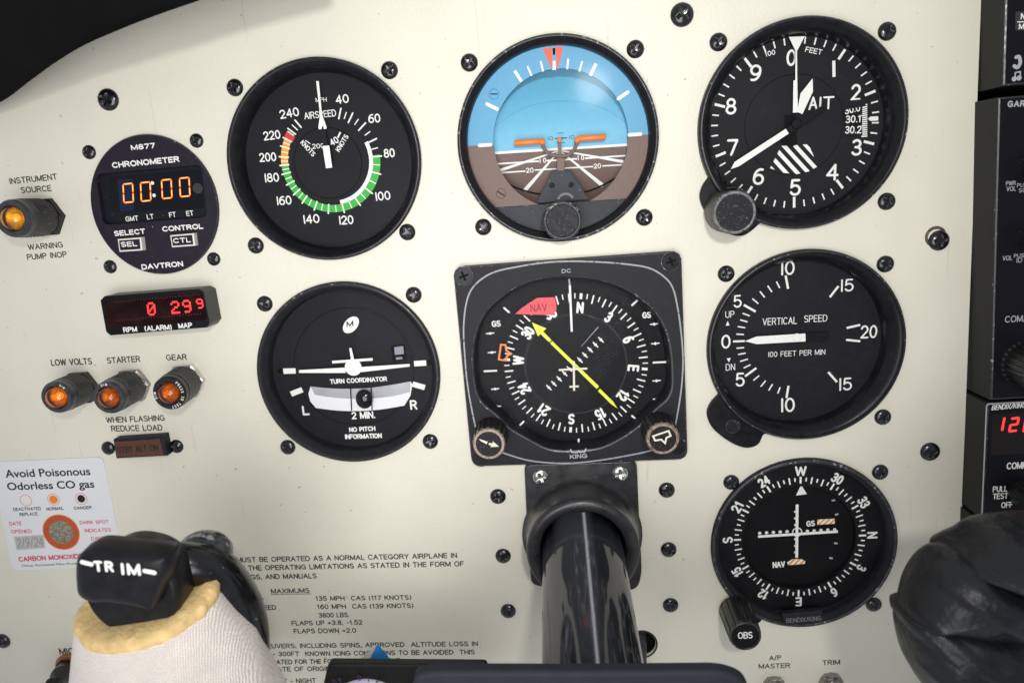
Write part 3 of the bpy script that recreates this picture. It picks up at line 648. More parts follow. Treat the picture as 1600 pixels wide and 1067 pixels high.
# attitude indicator
w = Win(690, 40, 3.047); u = Win(770, 180, 7.619); hf = -2.5; hs = -6.5
ai = thing('attitude_indicator', 'attitude indicator with pale blue sky half and brown ground half', 'attitude indicator', C_AI)
g = G(); g.lathe([(39.1, -1), (39.2, 2.0), (38.9, 2.9), (38.3, 3.2), (37.9, 3.1), (37.5, 2.5), (36.3, 2.2), (35.7, 0.6), (35.5, -6)], C_AI, mats=[0, 0, 1, 1, 0, 0, 0, 0]); part(ai, 'bezel', g, [BEZ, EDGE2])
ci = Vector((0.8, .4)); cw = Vector((1.2, 0.6)); rw = 26.6
# face frame split at its horizon: blue above, brown below, cut off by the black sill
hz0, hz1 = w(130, 574, hf), w(985, 519, hf); sl0, sl1 = w(262, 866, hf), w(890, 823, hf)
def side(p, a, b): return (b[0] - a[0]) * (p[1] - a[1]) - (b[1] - a[1]) * (p[0] - a[0])
def clip(poly_, a, b):
    o = []; k = len(poly_)
    for i in range(k):
        p, q = poly_[i], poly_[(i + 1) % k]; sp, sq = side(p, a, b), side(q, a, b)
        if sp >= 0: o.append(tuple(p))
        if (sp >= 0) != (sq >= 0): t = sp / (sp - sq); o.append((p[0] + (q[0] - p[0]) * t, p[1] + (q[1] - p[1]) * t))
    return o
n = 180; gb, gr = G(), G()
for i in range(n):
    t0, t1 = 2 * math.pi * i / n, 2 * math.pi * (i + 1) / n
    quad = [(cw[0] + rw * math.cos(t0), cw[1] + rw * math.sin(t0)), (C_AI[0] + 36.2 * math.cos(t0), C_AI[1] + 36.2 * math.sin(t0)), (C_AI[0] + 36.2 * math.cos(t1), C_AI[1] + 36.2 * math.sin(t1)), (cw[0] + rw * math.cos(t1), cw[1] + rw * math.sin(t1))]
    q = clip(quad, hz0, hz1)
    if len(q) > 2: gb.poly(q, hf)
    q = clip(quad, hz1, hz0)
    if len(q) > 2:
        q = clip(q, sl0, sl1)
        if len(q) > 2: gr.poly(q, hf)
ff = part(ai, 'sky_frame', gb, SKYB2); fb = part(ai, 'ground_frame', gr, BRN2)
g = G(); g.lathe([(rw, hf), (rw, hf - 1.6)], cw, 120); part(ai, 'frame_wall', g, mat('frame_wall_blue', (0.07, 0.22, 0.36), 0.6))
g = G()
for a in (-30, 30): g.tick(ci, a, 26.7, 31.6, 1.2, hf + 0.05)
for a in (-60, 60, 90.4, -89.2):
    t = R(a); uu = (math.sin(t), math.cos(t)); g.strip([(ci[0] + 27.4 * uu[0], ci[1] + 27.4 * uu[1]), (ci[0] + 31.8 * uu[0], ci[1] + 31.8 * uu[1])], 1.35, hf + 0.05)
for a in (-20.5, -10.3, 9.9, 20.2): g.tick(ci, a, 26.6, 30.5, 0.75, hf + 0.05)
part(ff, 'bank_markings', g, WHITE)
g = G(); g.poly([w(482, 113, hf), w(524, 104, hf), w(528, 160, hf), w(524, 214, hf)], hf + 0.1); g.poly([w(541, 104, hf), w(580, 104, hf), w(553, 214, hf), w(545, 160, hf)], hf + 0.1); bp = part(ff, 'bank_pointer', g, ORGR)
g = G(); g.poly([w(528, 110, hf), w(541, 108, hf), w(541, 140, hf), w(530, 142, hf)], hf + 0.07); g.poly([w(530, 170, hf), w(542, 168, hf), w(545, 212, hf), w(528, 214, hf)], hf + 0.07, 1); part(bp, 'index', g, [LINE, WHITE])
for q, pr, m in (((250, 328), ff, SKYB2), ((283, 800), fb, BRN2)):
    c_ = w(*q, hf); g = G(); g.lathe([(2.0, hf), (2.0, hf + 0.25), (1.7, hf + 0.55)], c_, 28, capf=0); sc_ = part(pr, 'frame_screw', g, m)
    g.v; g2 = G(); g2.line((c_[0] - 1.4, c_[1] + (1.0 if m is BRN2 else .1)), (c_[0] + 1.4, c_[1] - (1.0 if m is BRN2 else .1)), 0.42, hf + 0.58); part(pr, 'screw_slot', g2, LINE)
def curved(g, R_=42.0):
    """slice flat faces into strips and bend them round the drum's axis"""
    o = G()
    for f, m in zip(g.f, g.m):
        P = [g.v[i] for i in f]; z = sum(q[2] for q in P) / len(P); pl = [(q[0], q[1]) for q in P]
        if sum(a[0] * b[1] - a[1] * b[0] for a, b in zip(pl, pl[1:] + pl[:1])) < 0: pl = pl[::-1]
        y0, y1 = min(q[1] for q in pl), max(q[1] for q in pl); k0, k1 = math.floor(y0 / 1.1), math.floor(y1 / 1.1)
        for k in range(k0, k1 + 1):
            c = clip(clip(pl, (-99, k * 1.1), (99, k * 1.1)), (99, (k + 1) * 1.1), (-99, (k + 1) * 1.1)) if k1 > k0 else pl
            if len(c) < 3: continue
            vs = []
            for x, y in c:
                zz = z - (R_ - math.sqrt(max(1, R_ * R_ - (y - cw[1]) ** 2))); t = (CAM[2] - zz) / (CAM[2] - z)
                vs.append((CAM[0] + (x - CAM[0]) * t, CAM[1] + (y - CAM[1]) * t, zz))
            o.add(vs, [list(range(len(vs)))], m)
    return o
# horizon drum behind the window
zh0, zh1 = u(-300, 473, hs), u(1900, 335, hs)
big = [(cw[0] + 33 * math.cos(2 * math.pi * i / 96), cw[1] + 33 * math.sin(2 * math.pi * i / 96)) for i in range(96)]
g = G(); g.poly(clip(big, zh0, zh1), hs); sk = part(ai, 'sky_drum', curved(g), SKYB)
g = G(); g.poly(clip(big, zh1, zh0), hs); gd = part(ai, 'ground_drum', curved(g), BRN)
g = G(); mm = lambda k: k / 7.619 / 3.72
z = hs + 0.05
g.line(u(-60, 458, hs), u(1680, 350, hs), mm(28), z)
for a, b, k in (((52, 582), (550, 550), 18), ((640, 545), (765, 537), 18), ((855, 532), (1002, 521), 18), ((1095, 517), (1640, 480), 18), ((60, 690), (387, 668), 16), ((498, 656), (765, 640), 16), ((855, 633), (1195, 614), 16), ((1303, 607), (1620, 588), 16)): g.line(u(*a, hs), u(*b, hs), mm(k), z + 0.01)
for b, k in (((60, 668), 34), ((375, 905), 46), ((1315, 845), 46), ((1590, 562), 34)): g.line(u(795, 423, hs), u(*b, hs), mm(12), z + 0.02, w2=mm(k))
for s, a, b in (('| 0', (558, 573), (636, 568)), ('| 0', (1012, 542), (1089, 536)), ('20', (395, 690), (487, 685)), ('20', (1200, 640), (1290, 634))): tx(g, u, s, a, b, 60, hs, 0.17, up=0.08)
part(gd, 'pitch_markings', curved(g), WHITE)
g = G()
for s, a, b in (('|0', (657, 306), (720, 302)), ('|0', (910, 291), (972, 287))): tx(g, u, s, a, b, 50, hs, 0.14)
g.line(u(740, 282, hs), u(885, 273, hs), mm(13), z); g.line(u(762, 218, hs), u(845, 214, hs), mm(6), z); g.line(u(772, 336, hs), u(860, 330, hs), mm(7), z)
part(sk, 'pitch_markings', curved(g), mat('navy_marking', (0.03, 0.06, 0.11), 0.6))
g = G(); g.strip(spline([w(258, 478, hs), w(340, 420, hs), w(440, 378, hs), w(560, 361, hs), w(680, 368, hs), w(790, 405, hs), w(885, 468, hs)], 8), 0.22, z); part(sk, 'drum_seam', curved(g), SKYB2)
g = G(); g.strip(spline([u(190, 830, hs), u(330, 885, hs), u(540, 940, hs), u(800, 960, hs), u(1090, 918, hs), u(1280, 850, hs), u(1480, 740, hs)], 8), mm(20), z + 0.03); part(gd, 'drum_edge', curved(g), LINE)
# fixed mount with the miniature aeroplane
hm = -3.6
g = G(); g.plate([u(705, 660, hm), u(918, 658, hm), u(1150, 1006, hm), u(515, 1050, hm)], hs + 1, hm, 0.25); mnt = part(ai, 'mount_plate', g, SLATE)
for q in ((705, 838), (933, 830)): g = G(); g.lathe([(1.05, hm), (1.05, hm + 0.2), (0.8, hm + 0.4)], u(*q, hm), 20, capf=0); part(mnt, 'mount_screw', g, DIALD)
g = G(); cc = u(868, 1040, hm)
for a in range(-60, 61, 8): g.tick(cc, a, 2.9, 3.9, 0.22, hm + 0.05)
part(mnt, 'scale', g, GREYW)
g = G()
for L in ([(590, 345), (625, 420), (690, 470), (805, 490), (910, 470), (975, 400), (1005, 325)],): g.tube([(*u(*p, hm), hm + 0.5) for p in spline(L, 5)], mm(20), 10)
g.plate([u(767, 500, hm), u(852, 500, hm), u(850, 664, hm), u(766, 664, hm)], hm - 0.5, hm + 0.4, 0.1); g.plate([u(780, 320, hm), u(808, 318, hm), u(828, 480, hm), u(775, 484, hm)], hm, hm + 0.45, 0.1)
aw = part(ai, 'aeroplane_symbol', g, BRN2)
g = G()
for a, b in (((255, 336), (580, 315)), ((1012, 283), (1345, 262))):
    pa, pb = u(*a, hm), u(*b, hm); g.tube([(*(pa + (pb - pa) * t), hm + 0.7) for t in (0, .01, .03, .5, .97, .99, 1)], [mm(12), mm(26), mm(32), mm(32), mm(32), mm(26), mm(12)], 14)
q = u(590, 320, hm); g.ellipsoid((q[0], q[1], hm + 0.7), mm(32), mm(36), mm(32)); q = u(1005, 300, hm); g.ellipsoid((q[0], q[1], hm + 0.7), mm(32), mm(36), mm(32)); q = u(793, 298, hm); g.ellipsoid((q[0], q[1], hm + 0.8), mm(26), mm(28), mm(22)); part(aw, 'orange_wing', g, ORG)
# black sill and caging knob
lowseg = clip(circ_pts(C_AI, 36.4, 96), sl1, sl0); g = G(); g.plate(lowseg, hs, hf + 0.6, 0.3, me=1); part(ai, 'sill_plate', g, [SLATE, EDGE2])
c_ = w(575, 930, 9.5); kn = lambda t, i: 1 + 0.02 * math.cos(46 * t)
g = G(); g.lathe([(6.2, -2), (7.2, 2), (7.6, 3), (7.6, 8.6), (7.2, 9.4), (6.4, 9.5), (6.1, 8.9)], c_, 184, mats=[0, 0, 0, 1, 1, 0], mod=kn, capf=2); part(ai, 'caging_knob', g, [KNOB, EDGE2, KNOBF])
glass(ai, C_AI, 36.0, 0.2)
screws(ai, 'mounting_screw', [(733, 98), (993, 77), (755, 355), (1007, 340)])

# horizontal situation indicator
w = Win(690, 380, 2.965); HB = 3.6
hsi = thing('horizontal_situation_indicator', 'square bezelled compass instrument with a yellow course needle and red flag', 'navigation instrument', (0.6, -90))
corn = [w(52, 112, HB), w(1112, 36, HB), w(1142, 1002, HB), w(140, 1036, HB)]
outl = round_poly([tuple(p) for p in corn], 4.0, 6); ch = Vector((1.6, -91.0))
ops = [(590, 163), (700, 172), (800, 198), (895, 248), (980, 320), (1032, 410), (1054, 510), (1060, 600), (1058, 670), (1036, 720), (985, 765), (930, 822), (870, 870), (800, 912), (745, 937), (690, 949), (610, 955), (530, 953), (480, 940), (430, 915), (330, 858), (285, 815), (250, 782), (200, 742), (170, 690), (158, 620), (152, 540), (160, 450), (185, 370), (230, 302), (320, 228), (420, 182), (500, 167)]
opn = spline([w(*p, HB - 0.4) for p in ops], 4, True)
A = polar(outl, ch, 200); B = polar([tuple(p) for p in opn], ch, 200)
Z = lambda L, z, k=1.0: [(ch[0] + (p[0] - ch[0]) * k, ch[1] + (p[1] - ch[1]) * k, z) for p in L]
g = G(); g.bridge([Z(A, -0.5), Z(A, HB - 0.7), Z(A, HB - .15, .994), Z(A, HB, .985), Z(B, HB, 1.03), Z(B, HB - .25, 1.012), Z(B, HB - 1.0, 1.0), Z(B, -1.5, .985), Z(B, -8, .985)], [0, 1, 1, 0, 1, 0, 0, 0]); bz = part(hsi, 'bezel', g, [BEZM, EDGE])
sq = [(600, 84), (740, 88), (860, 98), (960, 115), (1030, 155), (1070, 205), (1092, 290), (1108, 400), (1118, 520), (1114, 640), (1098, 760), (1080, 850), (1050, 930), (960, 962), (850, 985), (730, 1005), (600, 1018), (480, 1015), (380, 1000), (270, 965), (190, 935), (160, 860), (138, 760), (118, 640), (106, 500), (102, 390), (112, 290), (135, 220), (180, 170), (250, 132), (360, 108), (480, 90)]
ln = spline([w(*p, HB) for p in sq], 4, True); g = G(); g.strip(ln, 0.62, HB + 0.04, closed=True); part(bz, 'white_border', g, mat('white_border_paint', (0.34, 0.35, 0.37), 0.5, speck=(600, 0.62, (0.1, 0.1, 0.1))))
g = G(); tx(g, w, 'DC', (557, 139), (600, 136), 18, HB, 0.17); part(bz, 'lettering', g, GREYW); g = G(); tx(g, w, 'KING', (595, 999), (675, 993), 21, HB, 0.2); g.strip([w(598, 956, HB), w(604, 967, HB), w(628, 968, HB), w(634, 961, HB), w(640, 967, HB), w(662, 965, HB), w(668, 953, HB)], 0.7, HB + 0.05); part(bz, 'lettering', g, GREYW)
g = G(); g.poly([(p[0], p[1]) for p in Z(B, 0, 1.0)], -6.5); part(hsi, 'back_plate', g, DIALD)
hk = -5.2; cc = Vector((2.0, -91.6)); N0 = 7.6
g = G(); g.disc(cc, 31.2, hk - 0.05, 96); card = part(hsi, 'compass_card', g, DIALD)
g = G()
for i in range(72):
    a = N0 + 5 * i
    if i % 18 == 0: g.tick(cc, a, 28.0, 30.4, 1.15, hk)
    elif i % 2 == 0: g.tick(cc, a, 26.7, 30.4, 0.62, hk)
    else: g.tick(cc, a, 28.2, 30.4, 0.48, hk)
def radial(g, s, c, a, r, cap, wid, z, wt, mi=0):
    t = R(a); u_ = Vector((math.sin(t), math.cos(t))); v_ = Vector((u_[1], -u_[0])); b0 = c + u_ * (r - cap / 2)
    text(g, s, b0 - v_ * wid / 2, b0 + v_ * wid / 2, cap, z, wt, mi, track=0.3)
for i, s in enumerate(('N', '3', '6', 'E', '12', '15', 'S', '21', '24', 'W', '30', '33')):
    wid = {'N': 3.0, 'E': 2.9, 'S': 2.9, 'W': 4.2}.get(s, 2.5 if len(s) == 1 else (4.9 if s[0] != '1' else 4.4)); radial(g, s, cc, N0 + 30 * i, 24.4, 4.9, wid, hk + 0.01, 0.2)
part(card, 'card_markings', g, WHITE)
g = G(); g.ring(cc, 21.35, 21.8, hk + 0.02, n=90); g.disc(cc, 21.4, hk - 0.02, 90, 1); part(card, 'centre_disc', g, [SLATE, DIALD])
g = G(); dn = (w(812, 762, -4) - w(418, 367, -4)).normalized()
for q in ((738, 447), (713, 470), (688, 493), (664, 518), (641, 541), (570, 603), (545, 628), (520, 650), (497, 668), (592, 582)):
    p = w(*q, hk); pn = Vector((-dn[1], dn[0])); g.line(p - dn * 1.55, p + dn * 1.55, 0.55, hk + 0.05); g.poly([tuple(p - dn * 0.8), tuple(p + pn * .75), tuple(p + dn * 0.8), tuple(p - pn * .75)], hk + 0.06)
part(card, 'deviation_dots', g, WHITE)
g = G(); g.line(w(726, 388, hk), w(645, 480, hk), 0.35, hk + 0.05, w2=0.1); part(card, 'reflection_line', g, GREYW)  # thin reflection drawn as a pale grey line on the card
hn = -3.6; g = G()
g.poly([w(418, 367, hn), w(487, 395, hn), w(470, 408, hn), w(509, 448, hn), w(499, 459, hn), w(458, 420, hn), w(447, 432, hn)], hn); g.poly([w(513, 453, hn), w(730, 663, hn), w(719, 675, hn), w(503, 464, hn)], hn); g.poly([w(734, 673, hn), w(795, 733, hn), w(815, 765, hn), w(783, 743, hn), w(724, 684, hn)], hn)
part(hsi, 'course_needle', g, YEL)
hx = -2.4; g = G(); g.line(w(612, 545, hx), w(614, 683, hx), 0.85, hx); g.line(w(543, 587, hx), w(675, 580, hx), 0.85, hx + 0.03); g.line(w(592, 665, hx), w(636, 662, hx), 0.8, hx + 0.03); part(hsi, 'aeroplane_symbol', g, CREAMW)
g = G(); g.line(w(594, 195, hx), w(603, 410, hx), 0.9, hx + 0.06); g.line(w(590, 165, hx), w(594, 195, hx), 0.7, hx + 0.05, mi=1); part(hsi, 'lubber_line', g, [WHITE, GREYW])
g = G(); hq = -4.2
for a, b in (((287, 298), (315, 322)), ((908, 264), (880, 290)), ((382, 823), (358, 848)), ((880, 797), (910, 823)), ((195, 593), (257, 590)), ((978, 553), (1040, 550)), ((635, 905), (635, 927))): g.line(w(*a, hq), w(*b, hq), 0.8, hq)
tx(g, w, 'GS', (233, 389), (275, 386), 29, hq, 0.2); tx(g, w, 'GS', (930, 349), (971, 346), 29, hq, 0.2)
for q in ((225, 418), (233, 506), (248, 675), (257, 756), (985, 375), (990, 465), (996, 637), (998, 721)):
    p = w(*q, hq); g.line((p[0] - 1.75, p[1]), (p[0] + 1.75, p[1] + 0.1), 0.5, hq); g.poly([(p[0] - 0.8, p[1]), (p[0], p[1] - .75), (p[0] + 0.8, p[1]), (p[0], p[1] + .75)], hq + 0.02)
part(hsi, 'fixed_markings', g, WHITE)
hv = -4.6; g = G(); g.poly([w(340, 328, hv), w(372, 300, hv), w(442, 253, hv), w(522, 250, hv), w(530, 275, hv), w(533, 305, hv), w(522, 326, hv), w(508, 333, hv)], hv); fl = part(hsi, 'nav_flag', g, PINK)
g = G(); tx(g, w, 'NAV', (413, 319), (490, 314), 36, hv, 0.11); part(fl, 'flag_lettering', g, DKRED)
g = G(); b_ = [(275, 470), (296, 471), (300, 497), (323, 512), (303, 522), (299, 543), (265, 538)]; g.strip([w(*p, -4.4) for p in b_], 0.75, -4.4, closed=True); part(hsi, 'heading_bug', g, ORG)
g = G(); g.poly([(p[0], p[1]) for p in Z(B, 0, .992)], -0.9); part(hsi, 'glass', g, GLASSH)
flute = lambda k, dpt, i0=0: (lambda t, i: 1 - (dpt * (0.5 + 0.5 * math.copysign(abs(math.cos(k * t / 2 * 2)) ** 0.5, math.cos(k * t))) if i >= i0 else 0))
for c_, key in ((w(219, 930, 17), 'arrow'), (w(1025, 906, 17), 'bug')):
    g = G(); fl_ = lambda t, i: 1 - (0.055 * (1 if math.cos(18 * t) > 0.25 else 0) if 1 <= i <= 4 else 0)
    g.lathe([(7.2, HB - 0.5), (7.3, HB + 0.5), (7.1, 6), (6.9, 14), (6.8, 15.6), (6.6, 16.6), (6.2, 17), (5.3, 17), (5.2, 16.6)], c_, 216, mats=[0, 0, 0, 0, 1, 1, 1, 0], mod=fl_, sm=False, capf=2); kb = part(hsi, 'course_knob' if key == 'arrow' else 'heading_knob', g, [KNOB, COPR, KNOBF])
    g = G(); z = 16.66
    if key == 'arrow': g.poly([w(173, 907, 17), w(213, 920, 17), w(208, 932, 17), w(178, 915, 17)], z); g.poly([w(220, 925, 17), w(237, 928, 17), w(236, 917, 17), w(266, 943, 17), w(226, 945, 17), w(230, 938, 17), w(217, 934, 17)], z)
    else: g.strip([w(*p, 17) for p in ((980, 895), (1052, 870), (1062, 893), (1042, 902), (1036, 927), (1018, 910), (990, 915))], 0.7, z, closed=True)
    part(kb, 'knob_symbol', g, CREAMW)
for q, m in (((102, 153), 1), ((1063, 85), 1), ((182, 993), 0), ((1094, 944), 0)):
    c_ = w(*q, HB); g = G(); g.lathe([(3.9, HB + 0.03), (3.6, HB - 0.0), (3.3, HB + 0.06)] if 0 else [(4.0, HB + 0.02), (3.7, HB + 0.22), (3.35, HB + 0.06)], c_, 40, mats=[1, 0], capf=0)
    if m:
        a = 0.3
        for k in (0, 1): t = a + k * math.pi / 2; g.line((c_[0] - 2 * math.cos(t), c_[1] - 2 * math.sin(t)), (c_[0] + 2 * math.cos(t), c_[1] + 2 * math.sin(t)), 0.85, HB + 0.1 + 0.02 * k, mi=2)
    part(hsi, 'corner_screw', g, [BEZ, EDGE2, LINE])

# altimeter
w = Win(1070, 10, 2.965); h = -6.0; c0 = Vector((92.83, -.59))
alt = thing('altimeter', 'altimeter with large white numerals 0 to 9 and a striped window', 'altimeter', C_ALT)
g = G(); g.lathe([(38.9, -1), (39.0, 3.0), (38.7, 3.9), (38.0, 4.2), (37.0, 4.0), (36.2, 2.6), (35.4, 2.0), (34.2, 0), (33.9, -2), (33.7, -7)], C_ALT, mats=[0, 0, 1, 0, 0, 0, 0, 0, 0]); part(alt, 'bezel', g, [BEZ, EDGE])
lug = spline([w(*p, 1.5) for p in ((128, 740), (112, 785), (80, 835), (70, 890), (95, 950), (150, 1015), (215, 1058), (270, 1062), (315, 1035), (358, 1000), (420, 985), (300, 870), (200, 760))], 5, True)
lug = keep_out(lug, C_ALT, 37.2); g = G(); g.plate([tuple(p) for p in lug], -0.5, 1.9, 0.4); part(alt, 'knob_lug', g, BEZ)
lc = w(213, 945, 2)
g = G(); g.lathe([(8.4, 1.95), (8.7, 2.15), (9.0, 1.95)], lc, 60); part(alt, 'scratched_ring', g, EDGE2)
g = G(); g.disc((92.9, -1.8), 36, h - 0.02, 72); d = part(alt, 'dial', g, DIAL)
g = G()
for i in range(50):
    if i % 5 == 0:
        if i: g.tick(c0, 7.2 * i, 28.0, 32.2, 1.0, h + 0.05)
    else: g.tick(c0, 7.2 * i, 29.6, 32.2, 0.55, h + 0.05)
for s, q, wd in (('|', (690, 290), 0), ('2', (790, 400), 46), ('3', (794, 655), 48), ('4', (682, 770), 58), ('5', (510, 840), 52), ('6', (340, 790), 52), ('7', (220, 655), 52), ('8', (213, 465), 50), ('9', (327, 310), 52), ('0', (492, 240), 46)):
    if s == '|': g.line(w(690, 253, h), w(691, 328, h), 1.15, h + 0.05); continue
    tx(g, w, s, (q[0] - wd / 2, q[1] + 39), (q[0] + wd / 2, q[1] + 37), 77, h, 0.145)
tx(g, w, '100', (373, 236), (420, 224), 24, h, 0.15); tx(g, w, 'FEET', (556, 212), (632, 227), 25, h, 0.15)
tx(g, w, 'A', (572, 482), (614, 480), 62, h, 0.14); tx(g, w, 'L', (622, 480), (648, 479), 60, h, 0.14); tx(g, w, 'T', (638, 479), (690, 477), 60, h, 0.14)
part(d, 'markings', g, WHITE)
g = G(); g.ring((92.6, -.95), 18.85, 19.15, h + 0.03, n=90); part(d, 'groove', g, LINE)
g = G(); g.poly([w(738, 455, h), w(835, 448, h), w(838, 608, h), w(738, 604, h)], h + 0.02); kw = part(d, 'pressure_window', g, DIALD)
g = G()
tx(g, w, '30.0', (742, 503), (814, 486), 34, h, 0.15, up=0.06); tx(g, w, '30.1', (744, 543), (816, 538), 35, h, 0.15, up=0.06); tx(g, w, '30.2', (741, 591), (817, 589), 35, h, 0.15, up=0.06)
for i in range(16): g.line(w(818 + (4 if i % 5 else 0), 461 + 9.5 * i, h), w(845, 455 + 9.8 * i, h), 0.5, h + 0.06)
part(kw, 'pressure_scale', g, WHITE)
g = G(); g.poly([w(735, 440, h), w(835, 430, h), w(838, 462, h), w(738, 482, h)], h + 0.12); part(kw, 'window_lip', g, DIAL)
g = G(); g.poly([w(848, 522, h), w(860, 512, h), w(896, 510, h), w(896, 530, h), w(860, 532, h)], h + 0.06); part(d, 'index_mark', g, WHITE)
# striped window: black ground, white diagonals clipped to the sector
sec = [w(*p, h) for p in ((447, 648), (565, 640), (580, 655), (617, 742), (575, 765), (520, 778), (455, 772), (395, 750))]
g = G()
for k in range(-4, 6):
    a, b = w(420 + 52 * k, 560, h), w(620 + 52 * k, 780, h); e = w(445 + 52 * k, 560, h); f_ = w(645 + 52 * k, 780, h)
    pl = [tuple(p) for p in sec]
    if sum(p[0] * q[1] - q[0] * p[1] for p, q in zip(pl, pl[1:] + pl[:1])) < 0: pl = pl[::-1]
    pl = clip(pl, a, b); pl = clip(pl, f_, e) if len(pl) > 2 else pl
    if len(pl) > 2: g.poly(pl, h + 0.05)
part(d, 'striped_sector', g, WHITE)
hn = -3.0; g = G(); g.poly([w(213, 755, hn), w(230, 722, hn), w(468, 568, hn), w(482, 590, hn), w(250, 742, hn)], hn); hd = part(alt, 'hundred_foot_hand', g, WHITE)
g = G(); g.poly([w(470, 567, hn), w(500, 545, hn), w(628, 465, hn), w(652, 460, hn), w(655, 480, hn), w(640, 490, hn), w(530, 565, hn), w(482, 590, hn)], hn - 0.06); g.lathe([(2.0, -6), (2.0, hn + 0.3), (1.6, hn + 0.6)], w(517, 545, hn), 28, capf=0); part(hd, 'hub', g, DIALD)
hn = -4.0; g = G(); g.poly([w(592, 335, hn), w(594, 395, hn), w(545, 500, hn), w(520, 490, hn), w(536, 405, hn)], hn); t_ = part(alt, 'thousand_foot_hand', g, WHITE)
hn = -3.5; g = G(); g.poly([w(482, 143, hn), w(556, 140, hn), w(520, 208, hn), w(521, 342, hn), w(524, 492, hn), w(501, 494, hn), w(503, 345, hn), w(512, 342, hn), w(513, 208, hn)], hn); part(alt, 'ten_thousand_foot_hand', g, WHITE)
hn = -4.8; g = G(); g.poly([w(465, 505, hn), w(515, 505, hn), w(517, 540, hn), w(520, 640, hn), w(495, 652, hn), w(445, 630, hn), w(465, 575, hn)], hn); part(alt, 'counterweight', g, LINE)
kc = w(232, 956, 18); g = G(); kn = lambda t, i: 1 + (0.012 * math.cos(60 * t) if i else 0)
g.lathe([(7.6, 1.8), (8.0, 2.4), (8.0, 16.9), (7.8, 17.7), (7.2, 18), (6.9, 17.8)], kc, 240, mats=[0, 0, 1, 1, 1], mod=kn, capf=2); part(alt, 'setting_knob', g, [mat('knurled_olive_black', (0.026, 0.024, 0.018), 0.5, speck=(900, 0.6, (0.12, 0.11, 0.09))), KRIM, KNOBF])
glass(alt, C_ALT, 34.3, 0.2)
screws(alt, 'mounting_screw', [(1123, 66), (1387, 49), (1386, 315)])

# vertical speed indicator
w = Win(1080, 370, 3.139); h = -5.0; c0 = Vector((93.58, -85.75))
vsi = thing('vertical_speed_indicator', 'vertical speed dial with its white needle level at zero', 'vertical speed indicator', C_VSI)
g = G(); cv = (93.9, -87.9)
ci_ = (93.5, -87.7)
prof = [(C_VSI, 39.3, -1), (C_VSI, 39.4, 2.2), (C_VSI, 39.0, 3.2), (C_VSI, 38.3, 3.5), ((94.6, -88.1), 36.9, 3.2), ((94.4, -88.0), 36.2, 2.0), (ci_, 34.7, 0.3), (ci_, 34.4, -0.6), (ci_, 34.2, -6)]
g.bridge([[(c[0] + r * math.cos(2 * math.pi * j / 120), c[1] + r * math.sin(2 * math.pi * j / 120), z) for j in range(120)] for c, r, z in prof], [0, 0, 1, 0, 0, 0, 0, 0], True); part(vsi, 'bezel', g, [BEZ, EDGE])
lug = spline([w(*p, 1.2) for p in ((150, 760), (130, 775), (95, 815), (77, 865), (100, 930), (160, 985), (225, 1022), (280, 1034), (330, 1015), (356, 968), (400, 960), (330, 890), (230, 800))], 5, True)
lug = keep_out(lug, C_VSI, 37.6); g = G(); g.plate([tuple(p) for p in lug], -0.5, 1.6, 0.4); lg = part(vsi, 'mounting_lug', g, BEZ)
g = G(); g.lathe([(3.0, 1.65), (2.7, 1.7), (2.3, 1.62)], w(205, 930, 1.6), 32, mats=[1, 0], capf=0); part(lg, 'lug_screw', g, [KNOBF, EDGE])
g = G(); g.disc(ci_, 34.8, h - 0.02, 72); d = part(vsi, 'dial', g, DIAL)
g = G()
for a, b, k in (((258, 334), (316, 367), .9), ((463, 190), (475, 255), .9), ((205, 513), (262, 511), .8), ((264, 684), (319, 643), .9), ((467, 790), (477, 730), .9), ((680, 296), (722, 242), .9), ((672, 663), (715, 712), .9), ((762, 447), (829, 432), .9), ((760, 505), (829, 512), .9),
                ((252, 375), (287, 388), .55), ((240, 407), (276, 417), .55), ((228, 440), (265, 446), .55), ((221, 477), (258, 479), .55), ((222, 546), (259, 543), .55), ((230, 577), (267, 570), .55), ((240, 611), (278, 599), .55), ((257, 643), (291, 627), .55), ((300, 303), (329, 328), .55), ((337, 268), (360, 297), .55), ((375, 240), (396, 271), .55), ((418, 220), (434, 251), .55), ((305, 704), (333, 680), .55), ((341, 734), (365, 705), .55), ((380, 753), (399, 722), .55), ((424, 768), (436, 737), .55)): g.line(w(*a, h), w(*b, h), k, h + 0.05)
for s, a, b, cap in (('|0', (440, 190), (507, 186), 70), ('|5', (733, 271), (796, 267), 62), ('20', (829, 499), (911, 496), 64), ('|5', (725, 755), (788, 751), 62), ('|0', (440, 861), (508, 857), 70), ('5', (207, 349), (248, 346), 62), ('5', (217, 735), (262, 733), 68), ('0', (147, 549), (193, 547), 68)): tx(g, w, s, a, b, cap, h, 0.13)
tx(g, w, 'UP', (167, 398), (212, 396), 33, h, 0.1); tx(g, w, 'DN', (169, 656), (215, 654), 33, h, 0.1); tx(g, w, 'VERTICAL', (350, 435), (518, 427), 35, h, 0.1); tx(g, w, 'SPEED', (553, 420), (667, 415), 34, h, 0.1); tx(g, w, '|00 FEET PER MIN', (378, 590), (657, 577), 26, h, 0.11)
g.poly([w(169, 436, h), w(188, 434, h), w(179, 412, h)], h + 0.05); g.poly([w(174, 597, h), w(193, 593, h), w(186, 615, h)], h + 0.05)
part(d, 'markings', g, WHITE)
hn = -2.6; g = G(); g.poly([w(262, 512, hn), w(320, 489, hn), w(560, 474, hn), w(561, 513, hn), w(322, 526, hn)], hn); nd = part(vsi, 'needle', g, WHITE)
g = G(); g.poly([w(560, 475, hn), w(665, 468, hn), w(684, 485, hn), w(668, 510, hn), w(561, 512, hn)], hn - 0.05); part(nd, 'needle_tail', g, DIALD)
